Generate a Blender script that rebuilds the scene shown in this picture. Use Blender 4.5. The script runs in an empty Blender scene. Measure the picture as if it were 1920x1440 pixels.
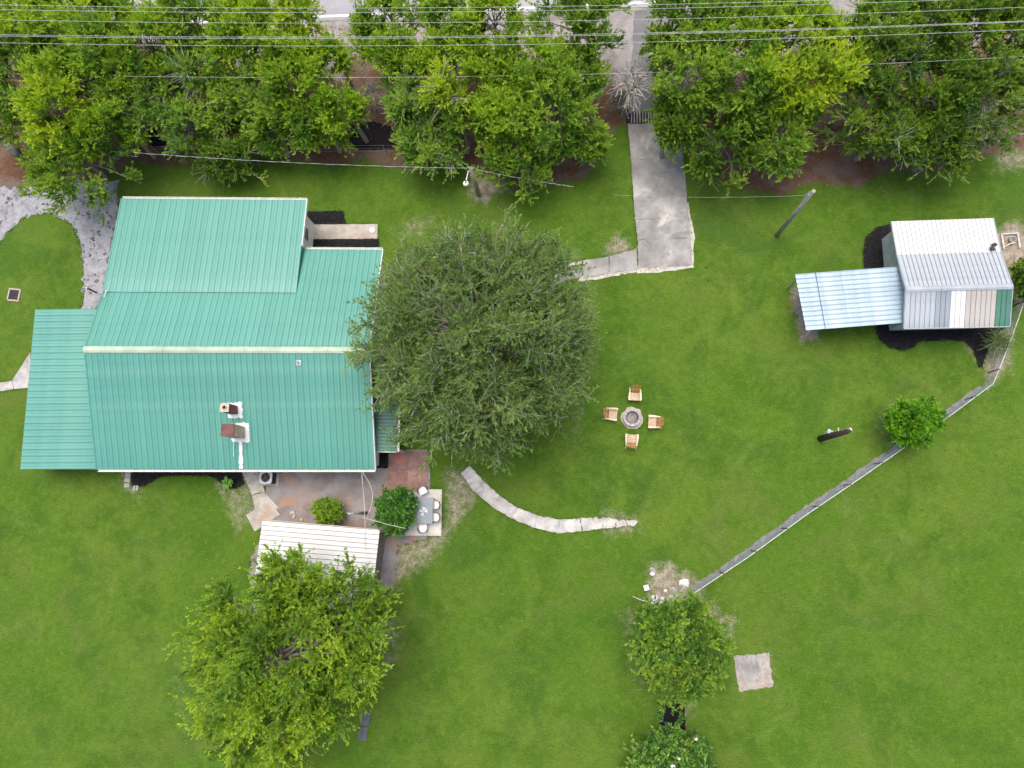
import bpy, math, random
import numpy as np
from mathutils import Vector, Matrix

rad = math.radians
S = bpy.context.scene
COL = S.collection

# ------------------------------------------------------------------ camera
# drone 42 m above the yard, looking almost straight down; nadir falls at px (1063,946)
CAM_H, FOC, NX, NY = 42.0, 1300.0, 1063.0, 946.0
_d = Vector((NX - 960, -(NY - 720), -FOC)).normalized()
_up = -_d
_ay = (Vector((0, 1, 0)) - _up * _up.y).normalized()
_ax = _ay.cross(_up)
cam = bpy.data.cameras.new('camera')
cam.sensor_width = 36.0
cam.lens = FOC / 1920 * 36.0
cam.clip_start = 0.5
cam.clip_end = 3000
co = bpy.data.objects.new('camera', cam)
COL.objects.link(co)
co.matrix_world = Matrix.Translation((0, 0, CAM_H)) @ Matrix((_ax, _ay, _up)).to_4x4()
S.camera = co

# ------------------------------------------------------------------ sky and sun (bright overcast)
SUN_EL, SUN_AZ = 76.0, 345.0
W = bpy.data.worlds.new('World')
S.world = W
W.use_nodes = True
wn = W.node_tree.nodes
wn.clear()
sky = wn.new('ShaderNodeTexSky')
sky.sky_type = 'NISHITA'
sky.sun_disc = False
sky.sun_elevation = rad(SUN_EL)
sky.sun_rotation = rad(SUN_AZ)
sky.air_density = 1.0
sky.dust_density = 6.0
sky.ozone_density = 0.6
bg = wn.new('ShaderNodeBackground')
bg.inputs['Strength'].default_value = 0.15
wo = wn.new('ShaderNodeOutputWorld')
W.node_tree.links.new(sky.outputs[0], bg.inputs[0])
W.node_tree.links.new(bg.outputs[0], wo.inputs[0])
sl = bpy.data.lights.new('sun', 'SUN')
sl.energy = 1.0
sl.angle = rad(45)
sl.color = (1.0, 0.96, 0.88)
so = bpy.data.objects.new('sun', sl)
COL.objects.link(so)
_az, _el = rad(SUN_AZ), rad(SUN_EL)
_sd = Vector((math.sin(_az) * math.cos(_el), math.cos(_az) * math.cos(_el), math.sin(_el)))
so.rotation_euler = _sd.to_track_quat('Z', 'Y').to_euler()
so.location = (0, 0, 60)
S.view_settings.view_transform = 'Standard'
S.view_settings.look = 'None'
S.view_settings.gamma = 1.0
S.view_settings.use_curve_mapping = False
S.view_settings.exposure = 0.58


def at(px, py, h=0.0):
    """real-world point seen at photo pixel (px,py), at height h above the ground"""
    r = _ax * (px - 960) + _ay * (-(py - 720)) + _up * (-FOC)
    # express in world: camera axes rows -> world comps
    v = Vector((px - 960, -(py - 720), -FOC))
    t = (CAM_H - h) / (-(v.dot(_up)))
    return Vector((t * v.dot(_ax), t * v.dot(_ay), h))


# ------------------------------------------------------------------ helpers
def tag(o, label=None, cat=None, group=None, kind=None):
    if label: o['label'] = label
    if cat: o['category'] = cat
    if group: o['group'] = group
    if kind: o['kind'] = kind
    return o


def empty(name, loc, label=None, cat=None, group=None, kind=None, rotz=0.0):
    o = bpy.data.objects.new(name, None)
    o.empty_display_size = 0.3
    COL.objects.link(o)
    o.location = loc
    o.rotation_euler = (0, 0, rotz)
    return tag(o, label, cat, group, kind)


def origin_of(p):
    v = Vector((0, 0, 0))
    while p is not None:
        v += p.location
        p = p.parent
    return v


class MB:
    def __init__(s):
        s.v, s.f = [], []

    def add(s, vs, fs):
        n = len(s.v)
        s.v += [tuple(v) for v in vs]
        s.f += [tuple(i + n for i in f) for f in fs]
        return s

    def obox(s, c, ax, ay, az):
        """box from centre and three half-axis vectors"""
        c, ax, ay, az = Vector(c), Vector(ax), Vector(ay), Vector(az)
        vs = [c + ax * i + ay * j + az * k for k in (-1, 1) for j in (-1, 1) for i in (-1, 1)]
        return s.add(vs, [(0, 2, 3, 1), (4, 5, 7, 6), (0, 1, 5, 4), (2, 6, 7, 3), (0, 4, 6, 2), (1, 3, 7, 5)])

    def box(s, c, size, rotz=0.0):
        a, b = math.cos(rotz), math.sin(rotz)
        return s.obox(c, Vector((a, b, 0)) * size[0] / 2, Vector((-b, a, 0)) * size[1] / 2, Vector((0, 0, size[2] / 2)))

    def bar(s, a, b, w, t, upv=(0, 0, 1)):
        a, b = Vector(a), Vector(b)
        d = b - a
        L = d.length
        d.normalize()
        u = Vector(upv)
        if abs(d.dot(u)) > 0.98: u = Vector((1, 0, 0))
        x = d.cross(u).normalized()
        y = x.cross(d)
        return s.obox((a + b) / 2, d * L / 2, x * w / 2, y * t / 2)

    def tube(s, pts, r, n=8, cap=True):
        pts = [Vector(p) for p in pts]
        if not hasattr(r, '__len__'): r = [r] * len(pts)
        vs, fs = [], []
        u = None
        for i, p in enumerate(pts):
            t = (pts[min(i + 1, len(pts) - 1)] - pts[max(i - 1, 0)]).normalized()
            if u is None:
                u = t.cross(Vector((0, 0, 1)) if abs(t.z) < 0.9 else Vector((1, 0, 0))).normalized()
            else:
                u = (u - t * u.dot(t)).normalized()
            w = t.cross(u)
            for k in range(n):
                a = 2 * math.pi * k / n
                vs.append(p + (u * math.cos(a) + w * math.sin(a)) * r[i])
        for i in range(len(pts) - 1):
            for k in range(n):
                fs.append((i * n + k, i * n + (k + 1) % n, (i + 1) * n + (k + 1) % n, (i + 1) * n + k))
        if cap:
            fs.append(tuple(range(n - 1, -1, -1)))
            fs.append(tuple((len(pts) - 1) * n + k for k in range(n)))
        return s.add(vs, fs)

    def lathe(s, c, prof, n=24, a0=0.0, a1=2 * math.pi):
        """closed profile [(r,z)...] swept round z through c"""
        c = Vector(c)
        full = abs(a1 - a0 - 2 * math.pi) < 1e-6
        m = n if full else n + 1
        vs = []
        for k in range(m):
            a = a0 + (a1 - a0) * k / n
            for r, z in prof:
                vs.append(c + Vector((r * math.cos(a), r * math.sin(a), z)))
        q = len(prof)
        fs = []
        for k in range(n):
            k2 = (k + 1) % m
            for j in range(q):
                j2 = (j + 1) % q
                fs.append((k * q + j, k2 * q + j, k2 * q + j2, k * q + j2))
        if not full:
            fs.append(tuple(range(q)))
            fs.append(tuple((m - 1) * q + j for j in range(q - 1, -1, -1)))
        return s.add(vs, fs)

    def disc(s, c, r, n=24):
        c = Vector(c)
        return s.add([c + Vector((r * math.cos(2 * math.pi * k / n), r * math.sin(2 * math.pi * k / n), 0)) for k in range(n)], [tuple(range(n))])

    def slab(s, poly, z0, z1):
        """vertical prism over a plan polygon (counter-clockwise or not)"""
        poly = [Vector((p[0], p[1])) for p in poly]
        ar = sum(poly[i].x * poly[(i + 1) % len(poly)].y - poly[(i + 1) % len(poly)].x * poly[i].y for i in range(len(poly)))
        if ar < 0: poly = poly[::-1]
        n = len(poly)
        vs = [(p.x, p.y, z0) for p in poly] + [(p.x, p.y, z1) for p in poly]
        fs = [tuple(range(n, 2 * n))] + [(i, (i + 1) % n, n + (i + 1) % n, n + i) for i in range(n)]
        return s.add(vs, fs)


def obj(name, mb, m, parent=None, smooth=False, loc=None):
    o0 = origin_of(parent) if parent is not None else Vector((0, 0, 0))
    me = bpy.data.meshes.new(name)
    base = Vector(loc) if loc is not None else o0
    me.from_pydata([tuple(Vector(v) - base) for v in mb.v], [], mb.f)
    me.update()
    if smooth:
        me.polygons.foreach_set('use_smooth', [True] * len(me.polygons))
    if m is not None: me.materials.append(m)
    o = bpy.data.objects.new(name, me)
    COL.objects.link(o)
    if parent is not None: o.parent = parent
    if loc is not None: o.location = base - o0
    return o


def share(name, src, parent, off):
    o = bpy.data.objects.new(name, src.data)
    COL.objects.link(o)
    o.parent = parent
    o.location = src.location + Vector(off)
    return o


def copy_tree(o, parent=None):
    c = o.copy()
    COL.objects.link(c)
    if parent is not None: c.parent = parent
    for ch in list(o.children): copy_tree(ch, c)
    return c


# ------------------------------------------------------------------ materials
class NT:
    def __init__(s, name):
        s.m = bpy.data.materials.new(name)
        s.m.use_nodes = True
        s.t = s.m.node_tree
        s.n = s.t.nodes
        s.n.clear()
        s.out = s.n.new('ShaderNodeOutputMaterial')

    def node(s, typ, **kw):
        n = s.n.new(typ)
        for k, v in kw.items(): setattr(n, k, v)
        return n

    def link(s, a, b): s.t.links.new(a, b)

    def noise(s, vec, scale, detail=4, rough=0.55, dist=0.0):
        n = s.node('ShaderNodeTexNoise')
        n.inputs['Scale'].default_value = scale
        n.inputs['Detail'].default_value = detail
        n.inputs['Roughness'].default_value = rough
        n.inputs['Distortion'].default_value = dist
        s.link(vec, n.inputs['Vector'])
        return n.outputs['Fac']

    def ramp(s, fac, stops, interp='LINEAR'):
        n = s.node('ShaderNodeValToRGB')
        r = n.color_ramp
        r.interpolation = interp
        while len(r.elements) > 1: r.elements.remove(r.elements[-1])
        r.elements[0].position = stops[0][0]
        r.elements[0].color = c4(stops[0][1])
        for p, c in stops[1:]:
            e = r.elements.new(p)
            e.color = c4(c)
        s.link(fac, n.inputs[0])
        return n.outputs[0]

    def mix(s, fac, a, b, mode='MIX'):
        n = s.node('ShaderNodeMix', data_type='RGBA', blend_type=mode)
        for sock, val in ((n.inputs[0], fac), (n.inputs[6], a), (n.inputs[7], b)):
            if isinstance(val, bpy.types.NodeSocket): s.link(val, sock)
            elif isinstance(val, (int, float)): sock.default_value = val if sock.type == 'VALUE' else (val, val, val, 1)
            else: sock.default_value = c4(val)
        return n.outputs[2]

    def math(s, op, a, b=0.0, c=None, clamp=False):
        n = s.node('ShaderNodeMath', operation=op, use_clamp=clamp)
        for i, val in enumerate((a, b, c)):
            if val is None: continue
            if isinstance(val, bpy.types.NodeSocket): s.link(val, n.inputs[i])
            else: n.inputs[i].default_value = val
        return n.outputs[0]

    def maprange(s, v, a, b, c=0.0, d=1.0, smooth=True):
        n = s.node('ShaderNodeMapRange')
        n.interpolation_type = 'SMOOTHSTEP' if smooth else 'LINEAR'
        s.link(v, n.inputs[0])
        for i, x in enumerate((a, b, c, d)): n.inputs[i + 1].default_value = x
        return n.outputs[0]

    def bump(s, h, strength, dist=0.02):
        n = s.node('ShaderNodeBump')
        n.inputs['Strength'].default_value = strength
        n.inputs['Distance'].default_value = dist
        s.link(h, n.inputs['Height'])
        return n.outputs[0]

    def pbsdf(s, col, rough=0.6, metal=0.0, normal=None, spec=0.5):
        b = s.node('ShaderNodeBsdfPrincipled')
        if isinstance(col, bpy.types.NodeSocket): s.link(col, b.inputs['Base Color'])
        else: b.inputs['Base Color'].default_value = c4(col)
        if isinstance(rough, bpy.types.NodeSocket): s.link(rough, b.inputs['Roughness'])
        else: b.inputs['Roughness'].default_value = rough
        b.inputs['Metallic'].default_value = metal
        b.inputs['Specular IOR Level'].default_value = spec
        if normal is not None: s.link(normal, b.inputs['Normal'])
        return b.outputs[0]

    def done(s, sh):
        s.link(sh, s.out.inputs[0])
        return s.m


def c4(c):
    if isinstance(c, (int, float)): return (c, c, c, 1)
    return (c[0], c[1], c[2], 1)


def mat(name, c1, c2=None, scale=3.0, rough=0.6, metal=0.0, bump=0.0, bscale=40.0, spec=0.4, objvar=0.0, c3=None, scale3=0.8, lo=0.35, hi=0.65):
    """two-tone noise material, with optional third stain colour, grain bump and a per-object brightness shift"""
    t = NT(name)
    tc = t.node('ShaderNodeTexCoord').outputs['Object']
    col = c1 if c2 is None else t.mix(t.maprange(t.noise(tc, scale, 5, 0.65), lo, hi), c1, c2)
    if c2 is None:
        col = t.mix(1.0, c1, (1, 1, 1), 'MULTIPLY')
    if c3 is not None:
        col = t.mix(t.maprange(t.noise(tc, scale3, 6, 0.7, 0.6), 0.5, 0.68), col, c3)
    if objvar:
        r = t.node('ShaderNodeObjectInfo').outputs['Random']
        col = t.mix(1.0, col, t.ramp(r, [(0, 1 - objvar), (1, 1 + objvar)]), 'MULTIPLY')
    nrm = t.bump(t.noise(tc, bscale, 5, 0.7), bump) if bump else None
    return t.done(t.pbsdf(col, rough, metal, nrm, spec))


def leaf_mat(name, stops, trans=0.50, rough=0.5, spec=0.25):
    t = NT(name)
    a = t.node('ShaderNodeAttribute', attribute_name='tint').outputs['Fac']
    col = t.ramp(a, stops)
    p = t.pbsdf(col, rough, 0, None, spec)
    tr = t.node('ShaderNodeBsdfTranslucent')
    col2 = t.mix(1.0, col, (1.25, 1.15, 0.6), 'MULTIPLY')
    t.link(col2, tr.inputs[0])
    mx = t.node('ShaderNodeMixShader')
    mx.inputs[0].default_value = trans
    t.link(p, mx.inputs[1])
    t.link(tr.outputs[0], mx.inputs[2])
    return t.done(mx.outputs[0])


M = {}
M['leaf_olive'] = leaf_mat('leaf_olive', [(0.0, (0.080, 0.172, 0.036)), (0.5, (0.172, 0.300, 0.066)), (1.0, (0.290, 0.420, 0.110))])
M['leaf_bright'] = leaf_mat('leaf_bright', [(0.0, (0.100, 0.225, 0.022)), (0.5, (0.262, 0.460, 0.038)), (1.0, (0.490, 0.660, 0.050))])
M['leaf_lime'] = leaf_mat('leaf_lime', [(0.0, (0.165, 0.310, 0.024)), (0.5, (0.385, 0.570, 0.036)), (1.0, (0.570, 0.700, 0.044))])
M['leaf_mid'] = leaf_mat('leaf_mid', [(0.0, (0.082, 0.205, 0.032)), (0.5, (0.215, 0.405, 0.052)), (1.0, (0.400, 0.580, 0.068))])
M['leaf_dark'] = leaf_mat('leaf_dark', [(0.0, (0.052, 0.140, 0.020)), (0.5, (0.138, 0.280, 0.032)), (1.0, (0.310, 0.465, 0.042))])
M['leaf_gloss'] = leaf_mat('leaf_gloss', [(0.0, (0.026, 0.110, 0.014)), (0.5, (0.066, 0.225, 0.020)), (1.0, (0.135, 0.350, 0.030))], 0.3, 0.35, 0.5)
M['leaf_myrtle'] = leaf_mat('leaf_myrtle', [(0.0, (0.050, 0.190, 0.012)), (0.5, (0.140, 0.380, 0.018)), (1.0, (0.260, 0.520, 0.028))])
M['leaf_shrub'] = leaf_mat('leaf_shrub', [(0.0, (0.036, 0.120, 0.024)), (0.5, (0.094, 0.250, 0.038)), (1.0, (0.260, 0.440, 0.052))], 0.3, 0.4, 0.4)
M['bark'] = mat('bark', (0.22, 0.20, 0.165), (0.36, 0.34, 0.29), 6, 0.9, bump=0.3, bscale=30)
M['bark_green'] = mat('bark_green', (0.34, 0.38, 0.25), (0.50, 0.52, 0.40), 6, 0.9)
M['twig_green'] = mat('twig_green', (0.15, 0.19, 0.07), (0.26, 0.29, 0.14), 6, 0.9)
M['bark_pale'] = mat('bark_pale', (0.48, 0.46, 0.43), (0.66, 0.64, 0.61), 6, 0.9)
M['bark_dark'] = mat('bark_dark', (0.09, 0.075, 0.06), (0.20, 0.18, 0.15), 8, 0.9, bump=0.3, bscale=30)
GREEN = dict(rough=0.38, spec=0.6, objvar=0.05)
M['roof_green'] = mat('roof_green', (0.082, 0.292, 0.238), (0.102, 0.322, 0.262), 0.5, **GREEN, c3=(0.155, 0.365, 0.312), scale3=0.13)
M['roof_porch'] = mat('roof_porch', (0.088, 0.292, 0.238), (0.118, 0.335, 0.276), 0.5, **GREEN)
M['roof_teal'] = mat('roof_teal', (0.020, 0.130, 0.105), (0.030, 0.160, 0.130), 1.5, rough=0.4, objvar=0.06)
M['deck_green'] = mat('deck_green', (0.034, 0.175, 0.135), rough=0.8)
M['deck_grey'] = mat('deck_grey', (0.14, 0.16, 0.18), rough=0.8)
M['deck_white'] = mat('deck_white', (0.12, 0.12, 0.13), rough=0.8)
M['ridge'] = mat('ridge', (0.36, 0.46, 0.34), (0.48, 0.55, 0.42), 1.2, rough=0.5, objvar=0.08)
M['white_trim'] = mat('white_trim', (0.66, 0.64, 0.60), (0.76, 0.75, 0.72), 3, rough=0.5)
M['siding'] = mat('siding', (0.72, 0.70, 0.67), (0.80, 0.79, 0.77), 2, rough=0.6)
M['siding_blue'] = mat('siding_blue', (0.40, 0.47, 0.50), (0.50, 0.56, 0.58), 2, rough=0.6)
M['white_metal'] = mat('white_metal', (0.60, 0.60, 0.60), (0.68, 0.68, 0.68), 1.2, rough=0.4, objvar=0.03)
M['galv'] = mat('galv', (0.36, 0.42, 0.47), (0.46, 0.52, 0.57), 1.3, rough=0.45, metal=0.15, objvar=0.04)
M['galv_light'] = mat('galv_light', (0.34, 0.385, 0.42), (0.42, 0.465, 0.50), 1.3, rough=0.45, metal=0.1, objvar=0.03)
M['galv_blue'] = mat('galv_blue', (0.25, 0.29, 0.335), (0.30, 0.34, 0.385), 1.3, rough=0.45, metal=0.15, objvar=0.03)
M['carport'] = mat('carport', (0.25, 0.36, 0.45), (0.43, 0.53, 0.60), 0.9, rough=0.5, metal=0.1, objvar=0.05, lo=0.3, hi=0.7)
M['beige'] = mat('beige', (0.39, 0.375, 0.35), (0.44, 0.425, 0.40), 1.5, rough=0.5, objvar=0.02)
M['green_panel'] = mat('green_panel', (0.055, 0.175, 0.125), (0.075, 0.20, 0.145), 1.5, rough=0.45, objvar=0.03)
M['glass_dark'] = mat('glass_dark', (0.02, 0.025, 0.03), rough=0.1)
M['brick_red'] = mat('brick_red', (0.17, 0.065, 0.055), (0.28, 0.12, 0.10), 9, 0.85, objvar=0.25)
M['brick_tan'] = mat('brick_tan', (0.52, 0.35, 0.23), (0.66, 0.49, 0.36), 9, 0.85, objvar=0.2)
M['mortar'] = mat('mortar', (0.36, 0.31, 0.27), rough=0.9)
M['cap_rust'] = mat('cap_rust', (0.11, 0.040, 0.035), (0.17, 0.065, 0.055), 3, 0.6)
M['cap_stone'] = mat('cap_stone', (0.46, 0.36, 0.28), (0.56, 0.46, 0.38), 5, 0.9)
M['sealant'] = mat('sealant', (0.62, 0.66, 0.70), (0.78, 0.80, 0.82), 8, 0.5, bump=0.3, bscale=20)
M['soot'] = mat('soot', (0.01, 0.01, 0.01), rough=0.9)
M['concrete'] = mat('concrete', (0.21, 0.205, 0.20), (0.37, 0.36, 0.35), 0.7, 0.9, bump=0.25, bscale=60, c3=(0.52, 0.50, 0.465), scale3=0.5, lo=0.3, hi=0.7, objvar=0.05)
M['concrete_dirty'] = mat('concrete_dirty', (0.34, 0.31, 0.28), (0.48, 0.45, 0.41), 1.6, 0.9, bump=0.25, bscale=60, c3=(0.40, 0.28, 0.20), scale3=0.6)
M['concrete_path'] = mat('concrete_path', (0.36, 0.35, 0.345), (0.53, 0.51, 0.49), 1.2, 0.9, bump=0.25, bscale=60, c3=(0.64, 0.61, 0.57), scale3=0.7, objvar=0.06)
M['concrete_edge'] = mat('concrete_edge', (0.46, 0.425, 0.385), (0.56, 0.525, 0.475), 3, 0.9, bump=0.3, bscale=40)
M['asphalt'] = mat('asphalt', (0.145, 0.14, 0.15), (0.20, 0.195, 0.205), 0.7, 0.9, bump=0.3, bscale=90)
M['road'] = mat('road', (0.30, 0.30, 0.33), (0.37, 0.37, 0.40), 0.4, 0.85, bump=0.2, bscale=90)
M['paint_white'] = mat('paint_white', (0.74, 0.74, 0.76), (0.66, 0.66, 0.68), 2, 0.7)
M['mulch'] = mat('mulch', (0.008, 0.008, 0.010), (0.026, 0.024, 0.027), 18, 1.0, bump=0.9, bscale=45, spec=0.1)
M['chip'] = mat('chip', (0.010, 0.010, 0.012), (0.034, 0.032, 0.035), 5, 1.0, spec=0.15)
M['gravel'] = mat('gravel', (0.26, 0.265, 0.295), (0.36, 0.365, 0.395), 2.5, 0.95, bump=0.6, bscale=35, c3=(0.17, 0.16, 0.17), scale3=1.4)
M['dirt_yard'] = mat('dirt_yard', (0.20, 0.175, 0.165), (0.28, 0.265, 0.27), 0.9, 0.95, bump=0.5, bscale=30, c3=(0.34, 0.22, 0.155), scale3=0.55)
M['dirt_sand'] = mat('dirt_sand', (0.36, 0.29, 0.24), (0.50, 0.45, 0.40), 1.6, 0.95, bump=0.5, bscale=30)
M['strip'] = mat('strip', (0.24, 0.23, 0.235), (0.33, 0.32, 0.32), 2.0, 0.95, bump=0.4, bscale=30)
M['paver_red'] = mat('paver_red', (0.26, 0.135, 0.12), (0.33, 0.205, 0.185), 2.2, 0.85, bump=0.2, bscale=60, objvar=0.14)
M['paver_grey'] = mat('paver_grey', (0.34, 0.34, 0.32), (0.46, 0.45, 0.43), 2.5, 0.9, bump=0.2, bscale=60, objvar=0.12)
M['block'] = mat('block', (0.36, 0.34, 0.36), (0.48, 0.46, 0.47), 5, 0.9, bump=0.3, bscale=40, objvar=0.10)
M['ash'] = mat('ash', (0.20, 0.18, 0.17), (0.40, 0.36, 0.34), 9, 1.0, bump=0.8, bscale=25, c3=(0.06, 0.055, 0.05), scale3=6)
M['steel_dark'] = mat('steel_dark', (0.05, 0.05, 0.06), (0.09, 0.085, 0.085), 5, 0.6, metal=0.3)
M['wood_pale'] = mat('wood_pale', (0.60, 0.50, 0.34), (0.70, 0.61, 0.45), 5, 0.7, objvar=0.05)
M['wood_seat'] = mat('wood_seat', (0.50, 0.36, 0.24), (0.64, 0.50, 0.36), 5, 0.7, objvar=0.08)
M['wood_brown'] = mat('wood_brown', (0.36, 0.18, 0.055), (0.48, 0.27, 0.10), 5, 0.7, objvar=0.14)
M['pole_wood'] = mat('pole_wood', (0.32, 0.27, 0.18), (0.44, 0.38, 0.27), 4, 0.9, bump=0.3, bscale=20)
M['pole_grey'] = mat('pole_grey', (0.25, 0.23, 0.22), (0.38, 0.36, 0.35), 4, 0.9, bump=0.3, bscale=20)
M['pole_dark'] = mat('pole_dark', (0.040, 0.025, 0.020), (0.075, 0.045, 0.035), 3, 0.9, bump=0.3, bscale=20)
M['meter'] = mat('meter', (0.30, 0.42, 0.40), (0.40, 0.52, 0.50), 3, 0.6)
M['wire'] = mat('wire', (0.46, 0.45, 0.47), (0.56, 0.55, 0.56), 2, 0.6)
M['wire_dark'] = mat('wire_dark', (0.32, 0.31, 0.31), (0.48, 0.47, 0.46), 2, 0.6)
M['wire_tan'] = mat('wire_tan', (0.46, 0.42, 0.38), (0.56, 0.52, 0.48), 2, 0.7)
M['galv_pipe'] = mat('galv_pipe', (0.48, 0.52, 0.53), (0.58, 0.62, 0.63), 3, 0.45, metal=0.3)
M['chain'] = mat('chain', (0.32, 0.37, 0.39), (0.40, 0.45, 0.47), 3, 0.5, metal=0.3)
M['plastic_white'] = mat('plastic_white', (0.74, 0.75, 0.76), (0.80, 0.81, 0.82), 2, 0.4)
M['frame_brown'] = mat('frame_brown', (0.16, 0.125, 0.105), (0.22, 0.18, 0.15), 3, 0.5)
M['table_grey'] = mat('table_grey', (0.205, 0.245, 0.285), (0.235, 0.275, 0.315), 2, 0.45)
M['ac_grey'] = mat('ac_grey', (0.46, 0.48, 0.52), (0.53, 0.55, 0.59), 3, 0.45)
M['ac_dark'] = mat('ac_dark', (0.030, 0.032, 0.038), rough=0.6)
M['black'] = mat('black', (0.012, 0.013, 0.015), rough=0.6)
M['lid_dark'] = mat('lid_dark', (0.020, 0.020, 0.023), (0.032, 0.032, 0.036), 4, 0.8, bump=0.3, bscale=30)
M['stone_white'] = mat('stone_white', (0.58, 0.58, 0.60), (0.74, 0.74, 0.75), 6, 0.9, bump=0.4, bscale=25, objvar=0.1)
M['stone_grey'] = mat('stone_grey', (0.26, 0.25, 0.24), (0.42, 0.41, 0.40), 6, 0.9, bump=0.4, bscale=25, objvar=0.15)
M['tarp_blue'] = mat('tarp_blue', (0.010, 0.045, 0.22), (0.02, 0.10, 0.36), 4, 0.5)
M['log'] = mat('log', (0.17, 0.155, 0.14), (0.28, 0.26, 0.24), 3, 0.95, bump=0.5, bscale=18)
M['flower'] = mat('flower', (0.78, 0.77, 0.72), rough=0.6)
M['dead_leaf'] = mat('dead_leaf', (0.16, 0.075, 0.045), (0.30, 0.15, 0.09), 5, 0.9, objvar=0.2)
M['soffit'] = mat('soffit', (0.5, 0.49, 0.47), rough=0.7)

# rug: flat printed herringbone
t = NT('rug_print')
tc = t.node('ShaderNodeTexCoord').outputs['Object']
sx = t.node('ShaderNodeSeparateXYZ')
t.link(tc, sx.inputs[0])
zig = t.math('PINGPONG', sx.outputs[0], 0.14)
f = t.math('FRACT', t.math('MULTIPLY', t.math('ADD', zig, sx.outputs[1]), 9.0))
line = t.math('LESS_THAN', f, 0.22)
base = t.mix(t.maprange(t.noise(tc, 2.0), 0.4, 0.65), (0.70, 0.67, 0.64), (0.62, 0.58, 0.54))
M['rug'] = t.done(t.pbsdf(t.mix(t.math('MULTIPLY', line, 0.7), base, (0.36, 0.34, 0.36)), 0.9))

# ------------------------------------------------------------------ plan polygons (world xy)
def poly_px(pts, h=0.0):
    return [tuple(at(x, y, h)[:2]) for x, y in pts]


def sdist(px, py, poly):
    """signed distance to polygon, positive inside (vectorised)"""
    d2 = np.full(px.shape, 1e18)
    inside = np.zeros(px.shape, bool)
    n = len(poly)
    for i in range(n):
        x1, y1 = poly[i]
        x2, y2 = poly[(i + 1) % n]
        ex, ey = x2 - x1, y2 - y1
        wx, wy = px - x1, py - y1
        tt = np.clip((wx * ex + wy * ey) / (ex * ex + ey * ey + 1e-12), 0, 1)
        d2 = np.minimum(d2, (wx - ex * tt) ** 2 + (wy - ey * tt) ** 2)
        c = ((y1 > py) != (y2 > py)) & (px < ex * (py - y1) / (ey if abs(ey) > 1e-12 else 1e-12) + x1)
        inside ^= c
    d = np.sqrt(d2)
    return np.where(inside, d, -d)


WOOD_PX = [(-700, 345), (60, 350), (215, 335), (262, 300), (330, 303), (500, 300), (640, 304), (740, 306), (880, 312), (960, 350), (1040, 352), (1092, 330),
           (1130, 285), (1160, 235), (1290, 250), (1290, 315), (1340, 345), (1480, 358), (1560, 348), (1640, 330), (1800, 312), (1870, 280), (1920, 272), (2500, 260),
           (2500, -250), (-700, -250)]
SHOULDER_PX = [(-700, 78), (300, 92), (640, 120), (760, 88), (1060, 150), (1140, 178), (1200, 178), (1290, 120), (2500, 45), (2500, -260), (-700, -260)]
GRAVEL_PX = [(-500, 352), (40, 352), (110, 345), (216, 340), (222, 372), (196, 545), (178, 585), (152, 585), (158, 530), (154, 465), (135, 420), (92, 398), (45, 408), (10, 440), (-15, 480), (-60, 500), (-500, 520)]
WOOD = poly_px(WOOD_PX)
SHOULDER = poly_px(SHOULDER_PX)
# bare patches: (polygon px, strength)
BARE = [
    ([(880, 322), (905, 320), (960, 348), (925, 368), (905, 385), (885, 365)], 0.75),
    ([(1135, 965), (1195, 968), (1198, 992), (1140, 996)], 0.55),
    ([(735, 1020), (790, 1005), (835, 985), (845, 880), (870, 880), (905, 905), (880, 950), (840, 1010), (790, 1060), (745, 1105), (725, 1110)], 0.62),
    ([(395, 1120), (440, 1112), (478, 1125), (480, 1175), (420, 1170)], 0.55),
    ([(328, 1230), (348, 1250), (352, 1400), (338, 1400), (326, 1330)], 0.32),
    ([(690, 1170), (735, 1170), (730, 1260), (690, 1290)], 0.6),
    ([(1220, 1062), (1252, 1060), (1272, 1090), (1285, 1080), (1310, 1100), (1350, 1150), (1340, 1170), (1240, 1140), (1205, 1130), (1215, 1090)], 0.8),
    ([(1155, 1150), (1190, 1130), (1230, 1310), (1250, 1340), (1235, 1350), (1170, 1250)], 0.4),
    ([(1275, 1290), (1300, 1300), (1290, 1345), (1275, 1345)], 0.8),
    ([(1335, 1150), (1378, 1150), (1382, 1200), (1355, 1240), (1330, 1230)], 0.6),
    ([(1376, 1230), (1441, 1226), (1447, 1286), (1386, 1294)], 0.5),
    ([(1862, 440), (1925, 430), (1925, 590), (1895, 560), (1880, 480)], 0.9),
    ([(1800, 625), (1900, 600), (1880, 690), (1850, 735), (1842, 690)], 0.7),
    ([(1140, 462), (1155, 450), (1175, 462), (1185, 475), (1140, 482)], 0.8),
    ([(750, 430), (800, 400), (830, 400), (790, 450)], 0.5),
    ([(1085, 430), (1110, 520), (1125, 640), (1110, 760), (1085, 840), (1040, 700), (1060, 480)], 0.35),
    ([(1630, 800), (1665, 760), (1690, 850), (1665, 845)], 0.35),
    ([(400, 885), (470, 900), (480, 960), (450, 990), (420, 940)], 0.5),
    ([(225, 880), (262, 880), (262, 925), (232, 925)], 0.6),
    ([(1486, 555), (1505, 640), (1530, 634), (1530, 600), (1500, 540)], 0.9),
    ([(1870, 270), (1925, 250), (1925, 310), (1860, 322)], 0.6),
]
BAREW = [(poly_px(p), s) for p, s in BARE]
DRIVE = poly_px([(1177, 232), (1181, 280), (1186, 330), (1189, 395), (1196, 452), (1197, 508), (1297, 497), (1293, 430), (1285, 340), (1279, 285), (1276, 232)])
DRIVE_N = poly_px([(1189, 20), (1184, 120), (1178, 209), (1282, 209), (1290, 120), (1296, 20)])
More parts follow.
